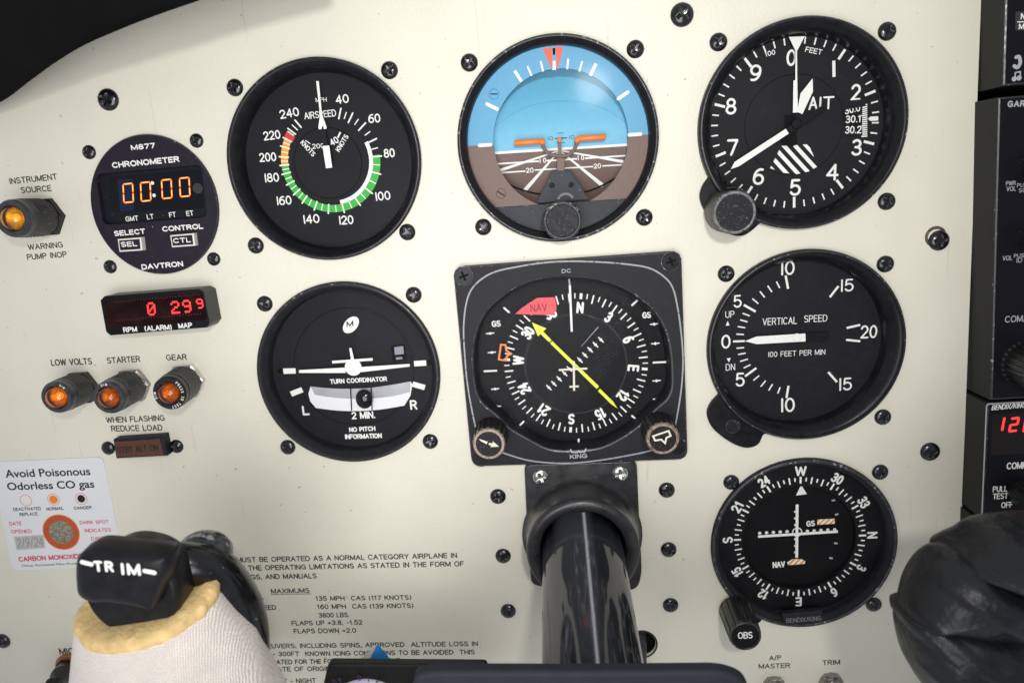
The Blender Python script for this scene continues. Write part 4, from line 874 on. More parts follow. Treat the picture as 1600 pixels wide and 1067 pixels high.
g = G(); g.ring(w(518, 494, hn), 1.5, 1.75, hn + 0.05, n=40); part(nd, 'hub', g, CREAMW)
g = G(); g.disc(ci_, 34.5, 0.1, 72); part(vsi, 'glass', g, GLASS)
screws(vsi, 'mounting_screw', [(1135, 428), (1384, 413), (1380, 652)])

# course deviation indicator
w = wn; h = -3.2; c0 = Vector((94.8, -174.9))
nav = thing('course_deviation_indicator', 'compass ring indicator with a white cross of needles, lowest of the round dials', 'navigation instrument', C_NAV)
g = G(); g.lathe([(39.0, -1), (39.3, 1.4), (39.0, 2.3), (38.2, 2.6), (37.7, 2.3), (36.9, 1.0), (36.0, 0.5), (35.6, -0.5), (35.4, -7)], C_NAV, mats=[0, 0, 1, 1, 0, 0, 0, 0]); part(nav, 'bezel', g, [BEZM, EDGE2])
g = G(); g.lathe([(36, h - 0.02), (24.2, h - 0.02), (24.0, h - 2.8), (0.01, h - 2.82)], (94.7, -175.2), 96, mats=[0, 0, 1], sm=False); d = part(nav, 'compass_ring', g, [DIALD, LINE])
g = G()
for i in range(72):
    a = 0.6 + 5 * i; g.tick(c0, a, 25.2 if i % 2 == 0 else 26.2, 28.3 if i % 2 == 0 else 27.9, 0.85 if i % 6 == 0 else 0.62, h + 0.04)
for i, s in enumerate(('W', '30', '33', 'N', '3', '6', 'E', '12', '15', 'S', '21', '24')):
    wid = {'N': 3.1, 'E': 2.8, 'S': 3.0, 'W': 4.9}.get(s, 2.5 if len(s) == 1 else (4.9 if s[0] != '1' else 4.2)); radial(g, s, c0, 0.6 + 30 * i, 30.9, 4.5, wid, h + 0.05, 0.19)
part(d, 'ring_markings', g, WHITE)
g = G(); hi = h - 2.8
g.poly([w(470, 165, hi), w(447, 214, hi), w(496, 208, hi)], hi + 0.05); g.poly([w(460, 631, hi), w(486, 628, hi), w(473, 651, hi)], hi + 0.05, 1)
tx(g, w, 'GS', (494, 356), (533, 353), 26, hi, 0.19); tx(g, w, 'NAV', (341, 544), (398, 539), 28, hi, 0.19)
for a, b in (((609, 238), (624, 235)), ((624, 302), (639, 298)), ((620, 430), (635, 432)), ((598, 496), (613, 500))): g.line(w(*a, hi), w(*b, hi), 0.8, hi + 0.05, 1)
for i in range(5):
    for sg in (-1, 1): g.disc(w(452 + sg * (46 + 31 * i), 377 - sg * (1 + 1.8 * i), hi), 0.75, hi + 0.04, 16)
    if i < 3:
        for sg in (-1, 1): g.disc(w(444, 380 + sg * (32 + 30 * i), hi), 0.6, hi + 0.04, 14)
g.ring(w(452, 380, hi), 1.7, 2.2, hi + 0.05, n=40)
part(d, 'face_markings', g, [WHITE, GREYW])
hn = h - 1.6; g = G(); g.line(w(452, 255, hn), w(450, 497, hn), 1.2, hn); part(nav, 'course_needle', g, WHITE)
g = G(); g.line(w(274, 400, hn), w(636, 377, hn), 1.2, hn + 0.2); part(nav, 'glideslope_needle', g, WHITE)
for nm, q in (('glideslope_flag', ((543, 323), (623, 319), (622, 342), (543, 347))), ('nav_flag', ((407, 516), (430, 503), (470, 502), (489, 512), (486, 524), (410, 530)))):
    pl = [tuple(w(*p, hi)) for p in q]
    if sum(p[0] * r[1] - r[0] * p[1] for p, r in zip(pl, pl[1:] + pl[:1])) < 0: pl = pl[::-1]
    g = G(); g.poly(pl, hi + 0.08); fl = part(nav, nm, g, WHITE); g = G(); x0 = min(p[0] for p in pl); x1 = max(p[0] for p in pl); y0 = min(p[1] for p in pl); y1 = max(p[1] for p in pl)
    for k in range(-1, 4):
        xx = x0 + k * (x1 - x0) / 3.2; c2 = clip(clip(pl, (xx + 2.5, y1), (xx, y0)), (xx + 1.2, y0), (xx + 3.7, y1))
        if len(c2) > 2: g.poly(c2, hi + 0.11)
    part(fl, 'flag_stripes', g, STRO)
g = G(); g.disc((94.7, -175.2), 36.0, -0.3, 72); part(nav, 'glass', g, GLASS)
tagp = [w(383, 752, 2.8), w(566, 735, 2.8), w(568, 786, 2.8), w(395, 803, 2.8)]; g = G(); g.plate([tuple(p) for p in tagp], 0.3, 2.9, 0.3); tg = part(nav, 'name_tag', g, BEZM)
g = G(); tx(g, w, 'BENDIX/KING', (403, 793), (562, 781), 21, 2.9, 0.15); part(tg, 'lettering', g, DIMW)
lug = spline([w(*p, 1.0) for p in ((165, 690), (130, 705), (122, 740), (135, 790), (200, 815), (262, 800), (290, 770), (240, 720))], 5, True); lug = keep_out(lug, C_NAV, 37.6); g = G(); g.plate([tuple(p) for p in lug], -0.3, 1.4, 0.3); part(nav, 'knob_lug', g, BEZ)
# the knob stands off towards the pilot on a slim shaft
kc = w(218, 855, 24); kb_ = w(172, 735, 2)
g = G(); rr = [(7.0, 0.0), (7.2, 0.03), (7.0, 0.5), (6.7, 0.93), (6.35, 0.99), (5.9, 1.0), (5.5, 0.985)]
rings = []
for r, t in rr:
    cx_, cy_, cz_ = kb_[0] + (kc[0] - kb_[0]) * t, kb_[1] + (kc[1] - kb_[1]) * t, 2 + 22 * t
    rings.append([(cx_ + r * (1 - (0.07 if (math.cos(12 * a) > 0.3 and 0.01 < t < .95) else 0)) * math.cos(a), cy_ + r * (1 - (0.07 if (math.cos(12 * a) > 0.3 and .01 < t < .95) else 0)) * math.sin(a), cz_) for a in [2 * math.pi * j / 144 for j in range(144)]])
g.bridge(rings, [0, 0, 0, 1, 1, 0], cap=2); ok = part(nav, 'course_knob', g, [KNOB, EDGE2, DIALD])
g = G(); tx(g, w, 'OBS', (183, 865), (250, 862), 31, 23.75, 0.15); part(ok, 'lettering', g, WHITE)
screws(nav, 'mounting_screw', [(1143, 754), (1376, 738), (1366, 945)])

# chronometer
w = w0; hc = 1.6
chn = thing('chronometer', 'round chronometer with orange digits 00:00 and two push buttons', 'chronometer', C_CHR)
E = [w(*p, hc) for p in ((580, 585), (640, 370), (770, 215), (970, 122), (1170, 165), (1320, 320), (1392, 560), (1370, 780), (1230, 960), (1030, 1017), (820, 945), (660, 780))]
rx = (w(1392, 560, hc) - w(580, 585, hc)).length / 2; ry = (w(965, 121, hc) - w(1030, 1018, hc)).length / 2; cc = (w(1392, 560, hc) + w(580, 585, hc)) / 2
cc = Vector((cc[0], ((w(965, 121, hc) + w(1030, 1018, hc)) / 2)[1]))
n = 140; EL = [(cc[0] + rx * math.cos(2 * math.pi * i / n), cc[1] + ry * math.sin(2 * math.pi * i / n)) for i in range(n)]
hd = 0.0
dq = round_poly([tuple(w(*p, hc)) for p in ((612, 378), (1292, 318), (1332, 655), (662, 706))], 2.6, 6)
Bq = polar([tuple(p) for p in dq], (w(965, 510, hc)[0], w(965, 510, hc)[1]), n); cq = w(965, 510, hc); Aq = polar(EL, cq, n)
ins = lambda L, k: [(cq[0] + (p[0] - cq[0]) * k, cq[1] + (p[1] - cq[1]) * k) for p in L]
g = G(); g.bridge([[(p[0], p[1], 0) for p in Aq], [(p[0], p[1], hc - .5) for p in Aq], [(p[0], p[1], hc) for p in ins(Aq, .985)], [(p[0], p[1], hc) for p in Bq], [(p[0], p[1], -1.2) for p in Bq]], [0, 1, 0, 0]); fp = part(chn, 'face_plate', g, [CHRONO, EDGE])
g = G()
for s, a, b, cap in (('M877', (843, 227), (997, 212), 34), ('CHRONOMETER', (722, 342), (1152, 301), 38), ('SELECT', (735, 777), (934, 761), 34), ('CONTROL', (1043, 748), (1305, 729), 34), ('DAVTRON', (911, 992), (1177, 970), 35)): tx(g, w, s, a, b, cap, hc, 0.225)
part(fp, 'lettering', g, WHITE)
g = G(); g.poly([(p[0], p[1]) for p in Bq], -1.0); dsp = part(chn, 'display', g, DISPG)
hz = -0.9; g = G(); g.poly([tuple(p) for p in round_poly([tuple(w(*p, hz)) for p in ((690, 398), (1290, 345), (1308, 600), (712, 626))], 1.5)], -0.95); g.poly([w(752, 415, hz), w(850, 408, hz), w(862, 612, hz), w(772, 618, hz)], -0.92, 1); sd = part(dsp, 'segment_window', g, [DISP, BLUED])
gs_, gc_ = G(), G()
def seg7(q0, q1, q3, segs, hh, wd, core):
    """corners: upper left, upper right, lower left in the window"""
    ul, ur, ll = w_(*q0, hh), w_(*q1, hh), w_(*q3, hh); ex, ey = ur - ul, ll - ul; P = lambda x, y: ul + ex * x + ey * y
    S = {'a': ((.08, 0), (.92, 0)), 'b': ((1, .06), (1, .44)), 'c': ((1, .56), (1, .94)), 'd': ((.08, 1), (.92, 1)), 'e': ((0, .56), (0, .94)), 'f': ((0, .06), (0, .44)), 'g': ((.08, .5), (.92, .5))}
    for k in segs:
        a, b = S[k]; gs_.strip([P(*a), P(*b)], wd, hh + 0.05)
        if core: m0 = (P(*a) * .85 + P(*b) * .15); m1 = (P(*a) * .15 + P(*b) * .85); gc_.strip([m0, m1], wd * .42, hh + 0.09)
w_ = w
for cx_, cy_ in ((822, 500), (934, 491), (1069, 474), (1184, 462)): seg7((cx_ - 33, cy_ - 56), (cx_ + 28, cy_ - 62), (cx_ - 27, cy_ + 62), 'abcdef', hz, 0.62, True)
part(dsp, 'digit_segments', gs_, LEDO); part(dsp, 'segment_cores', gc_, LEDC)
g = G(); g.disc(w(977, 436, hz), 0.72, hz + 0.06, 20); g.disc(w(988, 515, hz), 0.72, hz + 0.06, 20); part(dsp, 'colon', g, WHITE)
g = G(); g.disc(w(1268, 470, hz), 2.1, hz + 0.04, 30); part(dsp, 'sensor', g, GUN)
g = G()
for s, a, b in (('GMT', (808, 684), (890, 677)), ('LT', (945, 670), (988, 666)), ('FT', (1088, 658), (1131, 653)), ('ET', (1198, 649), (1243, 644))): tx(g, w, s, a, b, 33, -1.0, 0.16)
part(dsp, 'legend', g, WHITE)
for s, q, a, b in (('SEL', ((752, 795), (903, 783), (912, 868), (764, 878)), (778, 846), (882, 840)), ('CTL', ((1088, 770), (1240, 757), (1250, 838), (1101, 849)), (1113, 822), (1225, 815))):
    hb_ = 4.4; pts = [tuple(w(*p, hb_)) for p in q]; g = G(); g.plate(pts, hc - .5, hb_, 0.35, mi=0); bt = part(chn, 'push_button', g, mat('button_cream_metal_' + s, (0.80, 0.78, 0.70), 0.35))
    cpt = sum((Vector(p) for p in pts), Vector((0, 0))) / 4; g = G(); g.poly([tuple(cpt + Vector(((Vector(p) - cpt)[0] * .88, (Vector(p) - cpt)[1] * .76))) for p in pts], hb_ + 0.04); part(bt, 'button_face', g, CHRONO)
    g = G(); tx(g, w, s, a, b, 32, hb_, 0.2, up=0.08); part(bt, 'button_lettering', g, WHITE)
screws(chn, 'mounting_screw', [(138, 238), (306, 220), (171, 417), (333, 405)], scale=0.84)

# ------------------------------------------------------------------ RPM and manifold pressure display box
w = w1; hb = 10.0
led = thing('digital_gauge', 'small dark grey box with red dot-matrix readings for RPM and MAP', 'digital gauge', w(850, 210, hb))
fr = [tuple(w(*p, hb)) for p in ((578, 117), (1105, 76), (1137, 92), (1170, 265), (1150, 291), (612, 335), (588, 315), (556, 140))]
g = G(); g.plate(fr, 0, hb, 0.35); cs = part(led, 'case', g, [GUN])
cpt = sum((Vector(p) for p in fr), Vector((0, 0))) / 8; g = G(); g.poly([tuple(cpt + (Vector(p) - cpt) * .985) for p in fr], hb + 0.03); fcp = part(led, 'face', g, RFACE)
win = [tuple(w(*p, hb)) for p in ((583, 150), (1108, 95), (1122, 100), (1150, 235), (1138, 250), (612, 292), (600, 285))]; g = G(); g.poly(win, hb + 0.08); wd_ = part(fcp, 'display_window', g, LEDW)
F57 = {'0': ('01110', '10001', '10011', '10101', '11001', '10001', '01110'), '2': ('01110', '10001', '00001', '00110', '01000', '10000', '11111'), '9': ('01110', '10001', '10001', '01111', '00001', '00001', '01110')}
g = G(); gd_ = G()
for ch_, (x0, y0), (x1, y1) in (('0', (820, 158), (856, 220)), ('2', (952, 150), (990, 210)), ('9', (1016, 144), (1054, 204)), ('9', (1092, 136), (1122, 182))):
    for r_ in range(7):
        for c_ in range(5):
            if F57[ch_][r_][c_] == '1': g.disc(w(x0 + (x1 - x0) * c_ / 4 + r_ * 1.2, y0 + (y1 - y0) * r_ / 6 - c_ * .8, hb), 0.46 if x0 < 1090 else .38, hb + 0.14, 10)
for i in range(30): gd_.disc(w(640 + 16 * i, 148 - i * 1.4 + random.uniform(-3, 3), hb), 0.35, hb + 0.12, 8); gd_.disc(w(650 + 16 * i, 252 - i * 1.35 + random.uniform(-3, 3), hb), 0.35, hb + 0.12, 8)
part(wd_, 'lit_dots', g, LEDR); part(wd_, 'unlit_dots', gd_, LEDD)
g = G()
for s, a, b in (('RPM', (688, 319), (765, 313)), ('(ALARM)', (806, 311), (957, 302)), ('MAP', (994, 297), (1071, 291))): tx(g, w, s, a, b, 29, hb, 0.2, up=0.09)
part(fcp, 'lettering', g, WHITE)

# ------------------------------------------------------------------ standby alternator annunciator
hb = 5.0; stb = thing('annunciator_light', 'brown rectangular legend light reading STBY ALT ON between two small screws', 'annunciator light', w(770, 960, hb))
bx = [tuple(w(*p, hb)) for p in ((628, 912), (905, 893), (928, 1003), (645, 1018))]; g = G(); g.plate(bx, 0, hb, 0.4); ho = part(stb, 'housing', g, BEZM)
g = G(); g.poly([tuple(w(*p, hb)) for p in ((638, 926), (888, 908), (910, 998), (650, 1010))], hb + 0.04); ln_ = part(stb, 'lens', g, BROWNL)
g = G(); tx(g, w, 'STBY ALT ON', (655, 988), (882, 974), 36, hb, 0.17, up=0.08); part(ln_, 'lettering', g, BROWNT)
screws(stb, 'mounting_screw', [(598 / 3.556, 430 + 962 / 3.556), (978 / 3.556, 430 + 952 / 3.556)], scale=0.92)

# ------------------------------------------------------------------ press-to-test warning lamps
def lamp(label, w, cfront, cbase, rf, rl, hh, lens, nutm, txt=None, dark=False):
    c1 = w(*cfront, hh); c0_ = w(*cbase, 0.5)
    t = thing('warning_lamp', label, 'warning lamp', c0_, 'press-to-test warning lamps')
    g = G(); g.lathe([(rf * 1.12, 0), (rf * 1.12, 2.6), (rf * 0.95, 3.0), (rf * .8, 3.2)], c0_, 6, sm=False); o = part(t, 'nut', g, nutm)
    pos = lambda s: (c0_[0] + (c1[0] - c0_[0]) * s, c0_[1] + (c1[1] - c0_[1]) * s, hh * s)
    def rings(pr, n, mod=None):
        out_ = []
        for k, (r, s, dz) in enumerate(pr):
            p = pos(s); out_.append([(p[0] + r * (mod(a, k) if mod else 1) * math.cos(a), p[1] + r * (mod(a, k) if mod else 1) * math.sin(a), p[2] + dz) for a in [2 * math.pi * j / n for j in range(n)]])
        return out_
    g = G(); n = 160; zig = lambda a, k: 1 + (0.022 * math.cos(40 * a + (k % 2) * math.pi) if 1 <= k <= 10 else 0)
    g.bridge(rings([(rf * .88, .12, 0)] + [(rf, .2 + .055 * k, 0) for k in range(11)] + [(rf, .79, 0), (rf * .97, .82, 0), (rf * .97, .95, 0), (rf * .9, 1, 0), (rl * 1.12, 1, 0), (rl * 1.02, .98, 0), (rl, .85, 0)], n, zig), [0] * 12 + [1, 1, 1, 1, 0, 0], sm=False); part(t, 'knurled_barrel', g, [KNURL, mat('barrel_ring_' + cat_no(), ((0.02, 0.02, 0.022) if txt and len(txt) > 1 else (0.06, 0.062, 0.072)), 0.36, metal=0.3, var=(500, 0.3))])
    p = pos(.86); g = G(); g.bridge([[(p[0] + r * math.cos(a), p[1] + r * math.sin(a), p[2] + z) for a in [2 * math.pi * j / 32 for j in range(32)]] for r, z in ((rl, .3), (rl * .7, -.6), (rl * .3, -1.2), (.01, -1.3))], None, True); bulb = part(t, 'reflector', g, LITB)
    g = G(); q = pos(.92); g.ellipsoid((q[0] + .4, q[1] + .3, q[2] - 0.4), rl * .36, rl * .36, 1.4, 16, 10); part(t, 'bulb', g, mat('bulb_' + cat_no(), (0.8, 0.65, 0.4), 0.2, emit=((1, .50, .12), 0.05 if dark else 0.7)))
    q = pos(.96); g = G(); g.bridge([[(q[0] + r * rl * math.cos(a), q[1] + r * rl * math.sin(a), q[2] + z) for a in [2 * math.pi * j / 40 for j in range(40)]] for r, z in ((1.0, 0), (.99, .9), (.9, 1.9), (.7, 2.7), (.4, 3.2), (.01, 3.35))], None, True); part(t, 'lens', g, lens)
    if txt:
        g = G()
        for s, a0, rr_, cap in txt:
            p = pos(1); n_ = len(s)
            for i, ch_ in enumerate(s):
                if ch_ == ' ': continue
                a = a0 + (i - (n_ - 1) / 2) * cap * 52 / rr_; wd__ = GL[ch_][0] * cap * .9
                radial(g, ch_, Vector((p[0], p[1])), a, rr_, cap, max(.25, wd__), p[2] + 0.06, 0.17)
        part(t, 'lettering', g, WHITE)
    return t
_cn = [0]
def cat_no(): _cn[0] += 1; return str(_cn[0])
lamp('lamp with a yellow lens below the INSTRUMENT SOURCE legend', w0, (77, 664), (292, 655), 7.6, 4.6, 19, AMBERY, BEZ)
lamp('lamp with a glowing orange lens under the LOW VOLTS legend', w1, (312, 680), (455, 622), 6.9, 4.4, 21, AMBER, KNURL, [('DIM', 38, 5.7, 0.95)])
lamp('lamp with a dark amber lens and shiny nut under the STARTER legend', w1, (602, 682), (740, 610), 7.0, 4.4, 21, AMBERD, NICK, [('DIM', -8, 5.7, 1.05)], True)
lamp('lamp with a silver nut and PRESS TO TEST lettering under the GEAR legend', w1, (938, 657), (1040, 585), 7.2, 4.3, 20, AMBERD, CHROME, [('DIM', -95, 5.8, 1.15), ('PRESS TO TEST', 108, 5.8, 1.2)], True)

# ------------------------------------------------------------------ carbon monoxide card
w = wc
card = thing('carbon_monoxide_card', 'white carbon monoxide detector card with an orange ring around a grey spot', 'detector card', w(280, 300))
g = G(); g.plate([tuple(p) for p in round_poly([tuple(w(*p)) for p in ((-42, 62), (470, 38), (570, 530), (64, 553))], 3.0)], 0, 0.7, 0.15); cb = part(card, 'card', g, CARD)
H = 0.72; g = G()
ftext(g, w, 'Avoid Poisonous', (27, 133), (412, 121), 34, H, bold=0.016); ftext(g, w, 'Odorless CO gas', (36, 190), (430, 178), 33, H, bold=0.016)
for s, a, b in (('DEACTIVATED', (62, 285), (188, 280)), ('REPLACE', (90, 308), (173, 304)), ('NORMAL', (213, 283), (291, 279)), ('DANGER', (338, 279), (418, 275))): tx(g, w, s, a, b, 14, H, 0.16)
ftext(g, w, 'Once Activated Max Product Life', (100, 538), (420, 524), 10, H)
part(cb, 'black_lettering', g, CBLK)
g = G()
for s, a, b, cap, wt in (('DATE', (45, 351), (100, 348), 16, .15), ('OPENED', (52, 387), (146, 384), 16, .15), ('DARK SPOT', (364, 346), (496, 341), 16, .15), ('INDICATES', (386, 382), (506, 378), 16, .15), ('DANGER', (415, 418), (513, 413), 16, .15), ('CARBON MONOXIDE', (87, 515), (378, 500), 22, .19)): tx(g, w, s, a, b, cap, H, wt)
part(cb, 'red_lettering', g, CRED)
g = G()
for q in ((118, 237), (243, 233), (369, 229)): g.ring(w(*q, H), 2.55, 2.8, H + 0.05, n=40)
g.disc(w(243, 233, H), 1.95, H + 0.05, 32); g.disc(w(369, 229, H), 1.8, H + 0.05, 32, 1); part(cb, 'key_spots', g, [CORG, CBLK])
g = G(); g.ring(w(278, 381, H), 5.7, 8.3, H + 0.06, n=60); g.ring(w(278, 381, H), 8.3, 8.7, H + 0.06, n=60, mi=1); g.disc(w(278, 381, H), 5.7, H + 0.05, 48, 2); part(cb, 'sensor_spot', g, [CORGD, CORG, CSPOT])
g = G(); g.poly([w(64, 402, H), w(198, 393, H), w(206, 452, H), w(76, 462, H)], H + 0.05); dp = part(cb, 'date_patch', g, CPATCH)
g = G(); tx(g, w, '2/9/24', (80, 450), (198, 444), 40, H, 0.055, up=0.1, slant=0.12); part(dp, 'handwriting', g, PENCIL)

# ------------------------------------------------------------------ yoke shaft collar on the panel
w = Win(740, 700, 2.908)
col = thing('shaft_collar', 'worn black rubber collar plate that the control shaft passes through', 'shaft collar', (-1, -160))
out = [w(230, 75, 3), w(742, 60, 3), w(752, 300, 3), w(765, 560, 3), w(752, 625, 3), w(725, 645, 3), w(500, 668, 3), w(262, 620, 3), w(246, 420, 3)]
g = G(); g.plate([tuple(p) for p in round_poly([tuple(p) for p in out], 3)], -0.4, 3.0, 0.5); part(col, 'base_plate', g, RUB)
cA = w(493, 395, 3); cF = w(497, 470, 25); g = G()
pr = [(26.0, 3.0, 0), (24.6, 4.2, .06), (23.8, 8, .25), (23.3, 16, .6), (23.0, 22, .9), (22.9, 24.2, 1), (22.4, 25.6, 1), (21.4, 26.3, 1), (19.6, 26.2, 1), (17.9, 25.4, 1), (17.3, 24, 1), (17.1, 12, 1), (17.0, -2, 1)]
g.bridge([[(cA[0] + (cF[0] - cA[0]) * t + r * math.cos(a), cA[1] + (cF[1] - cA[1]) * t + r * math.sin(a), z) for a in [2 * math.pi * j / 96 for j in range(96)]] for r, z, t in pr], None, True); part(col, 'boss', g, RUB)
screws(col, 'collar_screw', [(740 + 304 / 2.908, 700 + 133 / 2.908), (740 + 667 / 2.908, 700 + 117 / 2.908)], SCREWC, 1.12, 3.0)

# ------------------------------------------------------------------ control yoke: shaft, bar, both horns
yk = thing('control_yoke', 'control yoke with a fabric-wrapped left grip, glossy black shaft and leather right grip', 'control yoke', (-2, -172, 60))
g = G(); c0_ = w(497, 470, 25)
g.tube([(c0_[0], c0_[1] - 0.6 - 0.105 * max(0, z), z) for z in (-20, 0, 20, 40, 60, 80, 103.5)], 16.6, 64); part(yk, 'shaft', g, TUBEM)
hy = 84.0
bar = [at(*p, 107) for p in ((655, 1044), (700, 1042), (900, 1043), (1128, 1041), (1166, 1056), (1180, 1120), (1160, 1240), (900, 1250), (660, 1240), (646, 1100), (646, 1056))]
g = G(); g.plate([tuple(p) for p in round_poly([tuple(p) for p in bar], 4)], 105, 109, 1.4); part(yk, 'centre_bar', g, BARM)
p = at(958, 1047, 99); g = G(); g.tube([(p[0], p[1] - 4, 99), (p[0], p[1] - .6, 99), (p[0], p[1] + .6, 99), (p[0], p[1] + 1.3, 99)], [3.0, 3.0, 2.6, 1.2], 24); part(yk, 'clamp_bolt', g, BRASS)
p = at(905, 1046, 103); g = G(); g.tube([(p[0] - 9, p[1] - 1.2, 103), (p[0] - 4, p[1] - .1, 103), (p[0] + 2, p[1], 103), (p[0] + 8, p[1] - 1.2, 103)], 0.7, 10); part(yk, 'clamp_band', g, NICK)
# left horn
q = wc
HP = [((600, 560), 94, 62), ((720, 515), 95, 76), ((850, 520), 93, 98), ((965, 560), 89, 116), ((1062, 680), 86, 118), ((1118, 800), 84, 106), ((1142, 910), 82, 90), ((1140, 1010), 80, 84), ((1130, 1120), 78, 76), ((1250, 1300), 90, 70), ((1500, 1420), 100, 66), ((1900, 1420), 106, 60)]
pth = spline([(*q(*a, hh), hh, rr * 0.0655) for a, hh, rr in HP], 6)
g = G(); g.tube([p[:3] for p in pth], [p[3] for p in pth], 28); part(yk, 'left_horn', g, HORN)
g = G(); p = q(925, 450, 84); g.ellipsoid((p[0], p[1], 84), 8.2, 5.2, 7, 32, 18); p2 = q(1005, 465, 84); g.ellipsoid((p2[0], p2[1], 85), 3.8, 4.8, 5.5); part(yk, 'horn_end_cap', g, mat('worn_grey_black', (0.03, 0.03, 0.033), 0.3, coat=0.3, var=(180, 0.5), speck=(260, 0.58, (0.28, 0.28, 0.29))))
# trim switch: round base and saddle-shaped rocker facing the pilot
def inflate(g, outl, z0, zf, zb, p_=2.4, rings_=26, disp=None, mi=0):
    c = sum((Vector((a[0], a[1])) for a in outl), Vector((0, 0))) / len(outl); R_ = []
    for k in range(rings_ + 1):
        t = max(0.002, k / rings_); zz = zf * (1 - t ** p_) ** (1 / p_) if t < 1 else 0
        R_.append([(c[0] + (a[0] - c[0]) * t, c[1] + (a[1] - c[1]) * t, z0 + zz) for a in outl])
    for k in range(rings_ - 1, -1, -2):
        t = max(0.002, k / rings_); R_.append([(c[0] + (a[0] - c[0]) * t, c[1] + (a[1] - c[1]) * t, z0 - zb * (1 - t ** p_) ** (1 / p_)) for a in outl])
    if disp: R_ = [[disp(pp) for pp in r] for r in R_]
    g.bridge(R_, [mi] * (len(R_) - 1), True)
ht = 108.0; p = q(588, 662, ht); rd = (q(812, 622, ht) - q(374, 622, ht)).length / 2
g = G(); g.lathe([(rd * .8, ht - 16), (rd * .97, ht - 12), (rd, ht - 3), (rd * .97, ht - 1), (rd * .9, ht)], p, 64, capf=0); sw = part(yk, 'switch_base', g, SWITCH)
ro = [(392, 452), (440, 446), (560, 458), (680, 468), (762, 480), (776, 505), (770, 560), (735, 640), (706, 715), (690, 724), (600, 706), (500, 692), (420, 692), (362, 660), (350, 600), (349, 520), (362, 475)]
hr = 113.0; sh = spline([q(*a, hr) for a in ro], 6, True)
g = G(); inflate(g, [tuple(a) for a in sh], hr - 4, 7, 5, 5.0); rk = part(sw, 'trim_rocker', g, SWITCH)
hh = hr + 3.1; g = G(); tx(g, q, 'TR', (430, 560), (520, 562), 50, hh, 0.24, up=0.1, track=0.5); tx(g, q, 'IM', (552, 574), (642, 578), 54, hh, 0.24, up=0.1, track=0.4); g.strip([q(374, 516, hh), q(416, 526, hh)], 1.3, hh + 0.1); g.strip([q(658, 556, hh), q(702, 564, hh)], 1.3, hh + 0.1); part(sw, 'lettering', g, WHITE)
# fabric sleeve with its foam lining showing round the top
def sleeve(rows, n=72, lump=0.0, rag=0.0):
    out_ = []
    for (xl, yl), (xr, yr), hc_, dz, dip in rows:
        a, b = q(xl, yl, hc_), q(xr, yr, hc_); c = (a + b) / 2; u_ = (b - a) / 2; rr = []
        for j in range(n):
            t = 2 * math.pi * j / n; k = 1 + lump * (math.sin(3 * t + hc_) * .5 + math.sin(7 * t) * .3 + math.sin(13 * t + 1 + 2 * math.sin(2 * t)) * rag * (.6 + .6 * math.sin(3 * t)) + math.sin(31 * t + 3 * math.sin(5 * t)) * rag * .5 * math.sin(2 * t + 1))
            rr.append((c[0] + u_[0] * math.cos(t) * k, c[1] + u_[1] * math.cos(t) * k - dip * math.sin(t), hc_ + dz * math.sin(t) * k))
        out_.append(rr)
    return out_
rows = [((372, 735), (978, 668), 98, 14.5, 4.0), ((366, 760), (1000, 700), 98, 16.5, 4.2), ((358, 850), (1062, 790), 97, 19, 4.5), ((350, 960), (1150, 900), 96, 21, 5), ((362, 1090), (1215, 1020), 94, 23, 5), ((380, 1300), (1330, 1240), 90, 24, 4), ((430, 1560), (1480, 1500), 84, 24, 0)]
dense = []
for i in range(len(rows) - 1):
    for k in range(6):
        t = k / 6; f_ = lambda a, b: a + (b - a) * t; A_, B_ = rows[i], rows[i + 1]
        dense.append(((f_(A_[0][0], B_[0][0]), f_(A_[0][1], B_[0][1])), (f_(A_[1][0], B_[1][0]), f_(A_[1][1], B_[1][1])), f_(A_[2], B_[2]), f_(A_[3], B_[3]), f_(A_[4], B_[4])))
dense.append(rows[-1])
g = G(); g.bridge(sleeve(dense, 96, 0.02), None, True); part(yk, 'fabric_sleeve', g, FAB)
fr_ = [((640, 690), (660, 687), 96, 1, .4), ((470, 700), (850, 645), 97, 8, 2), ((388, 705), (935, 625), 98, 12, 4.0), ((374, 712), (975, 636), 98.5, 14.5, 4.4), ((366, 730), (990, 656), 98.5, 16.6, 4.4), ((368, 750), (990, 685), 98, 16.8, 4.2), ((375, 775), (985, 710), 98, 15.0, 4.2)]
g = G(); g.bridge(sleeve(fr_, 160, 0.03, .3), None, True); part(yk, 'foam_lining', g, FOAM)
# right grip: stitched leather cover, two lobes and a seam
wg = Win(1300, 780, 3.717); hg = 96.0
def wr(pp):
    x, y, z = pp; k = math.sin(x * .20 + y * .42 + 1.3 * math.sin(x * .11)) * 1.0 + (max(0, math.sin(x * .33 + y * .47 + 1.0 + math.sin(y * .15))) ** 3) * 1.6 + math.sin(x * .42 - y * .25 + 2) * .3 + math.sin(y * .8 + x * .25) * .22
    return (x, y, z + k * 0.62 * min(1, max(0, (z - hg) / 8)))
lob = spline([wg(*p, hg) for p in ((690, 262), (620, 266), (550, 290), (480, 350), (425, 430), (395, 510), (378, 590), (385, 625), (600, 660), (900, 720), (1250, 760), (1500, 700), (1500, 480), (1250, 390), (1000, 330), (820, 280))], 8, True)
g = G(); inflate(g, [tuple(a) for a in lob], hg + 3, 17, 14, 2.3, 34, wr)
lob2 = spline([wg(*p, hg) for p in ((372, 600), (366, 655), (382, 680), (385, 740), (402, 830), (430, 920), (480, 1010), (545, 1090), (700, 1220), (1000, 1350), (1500, 1350), (1560, 900), (1400, 700), (1000, 610), (700, 580), (480, 580))], 8, True)
inflate(g, [tuple(a) for a in lob2], hg, 19, 14, 2.3, 34, wr)
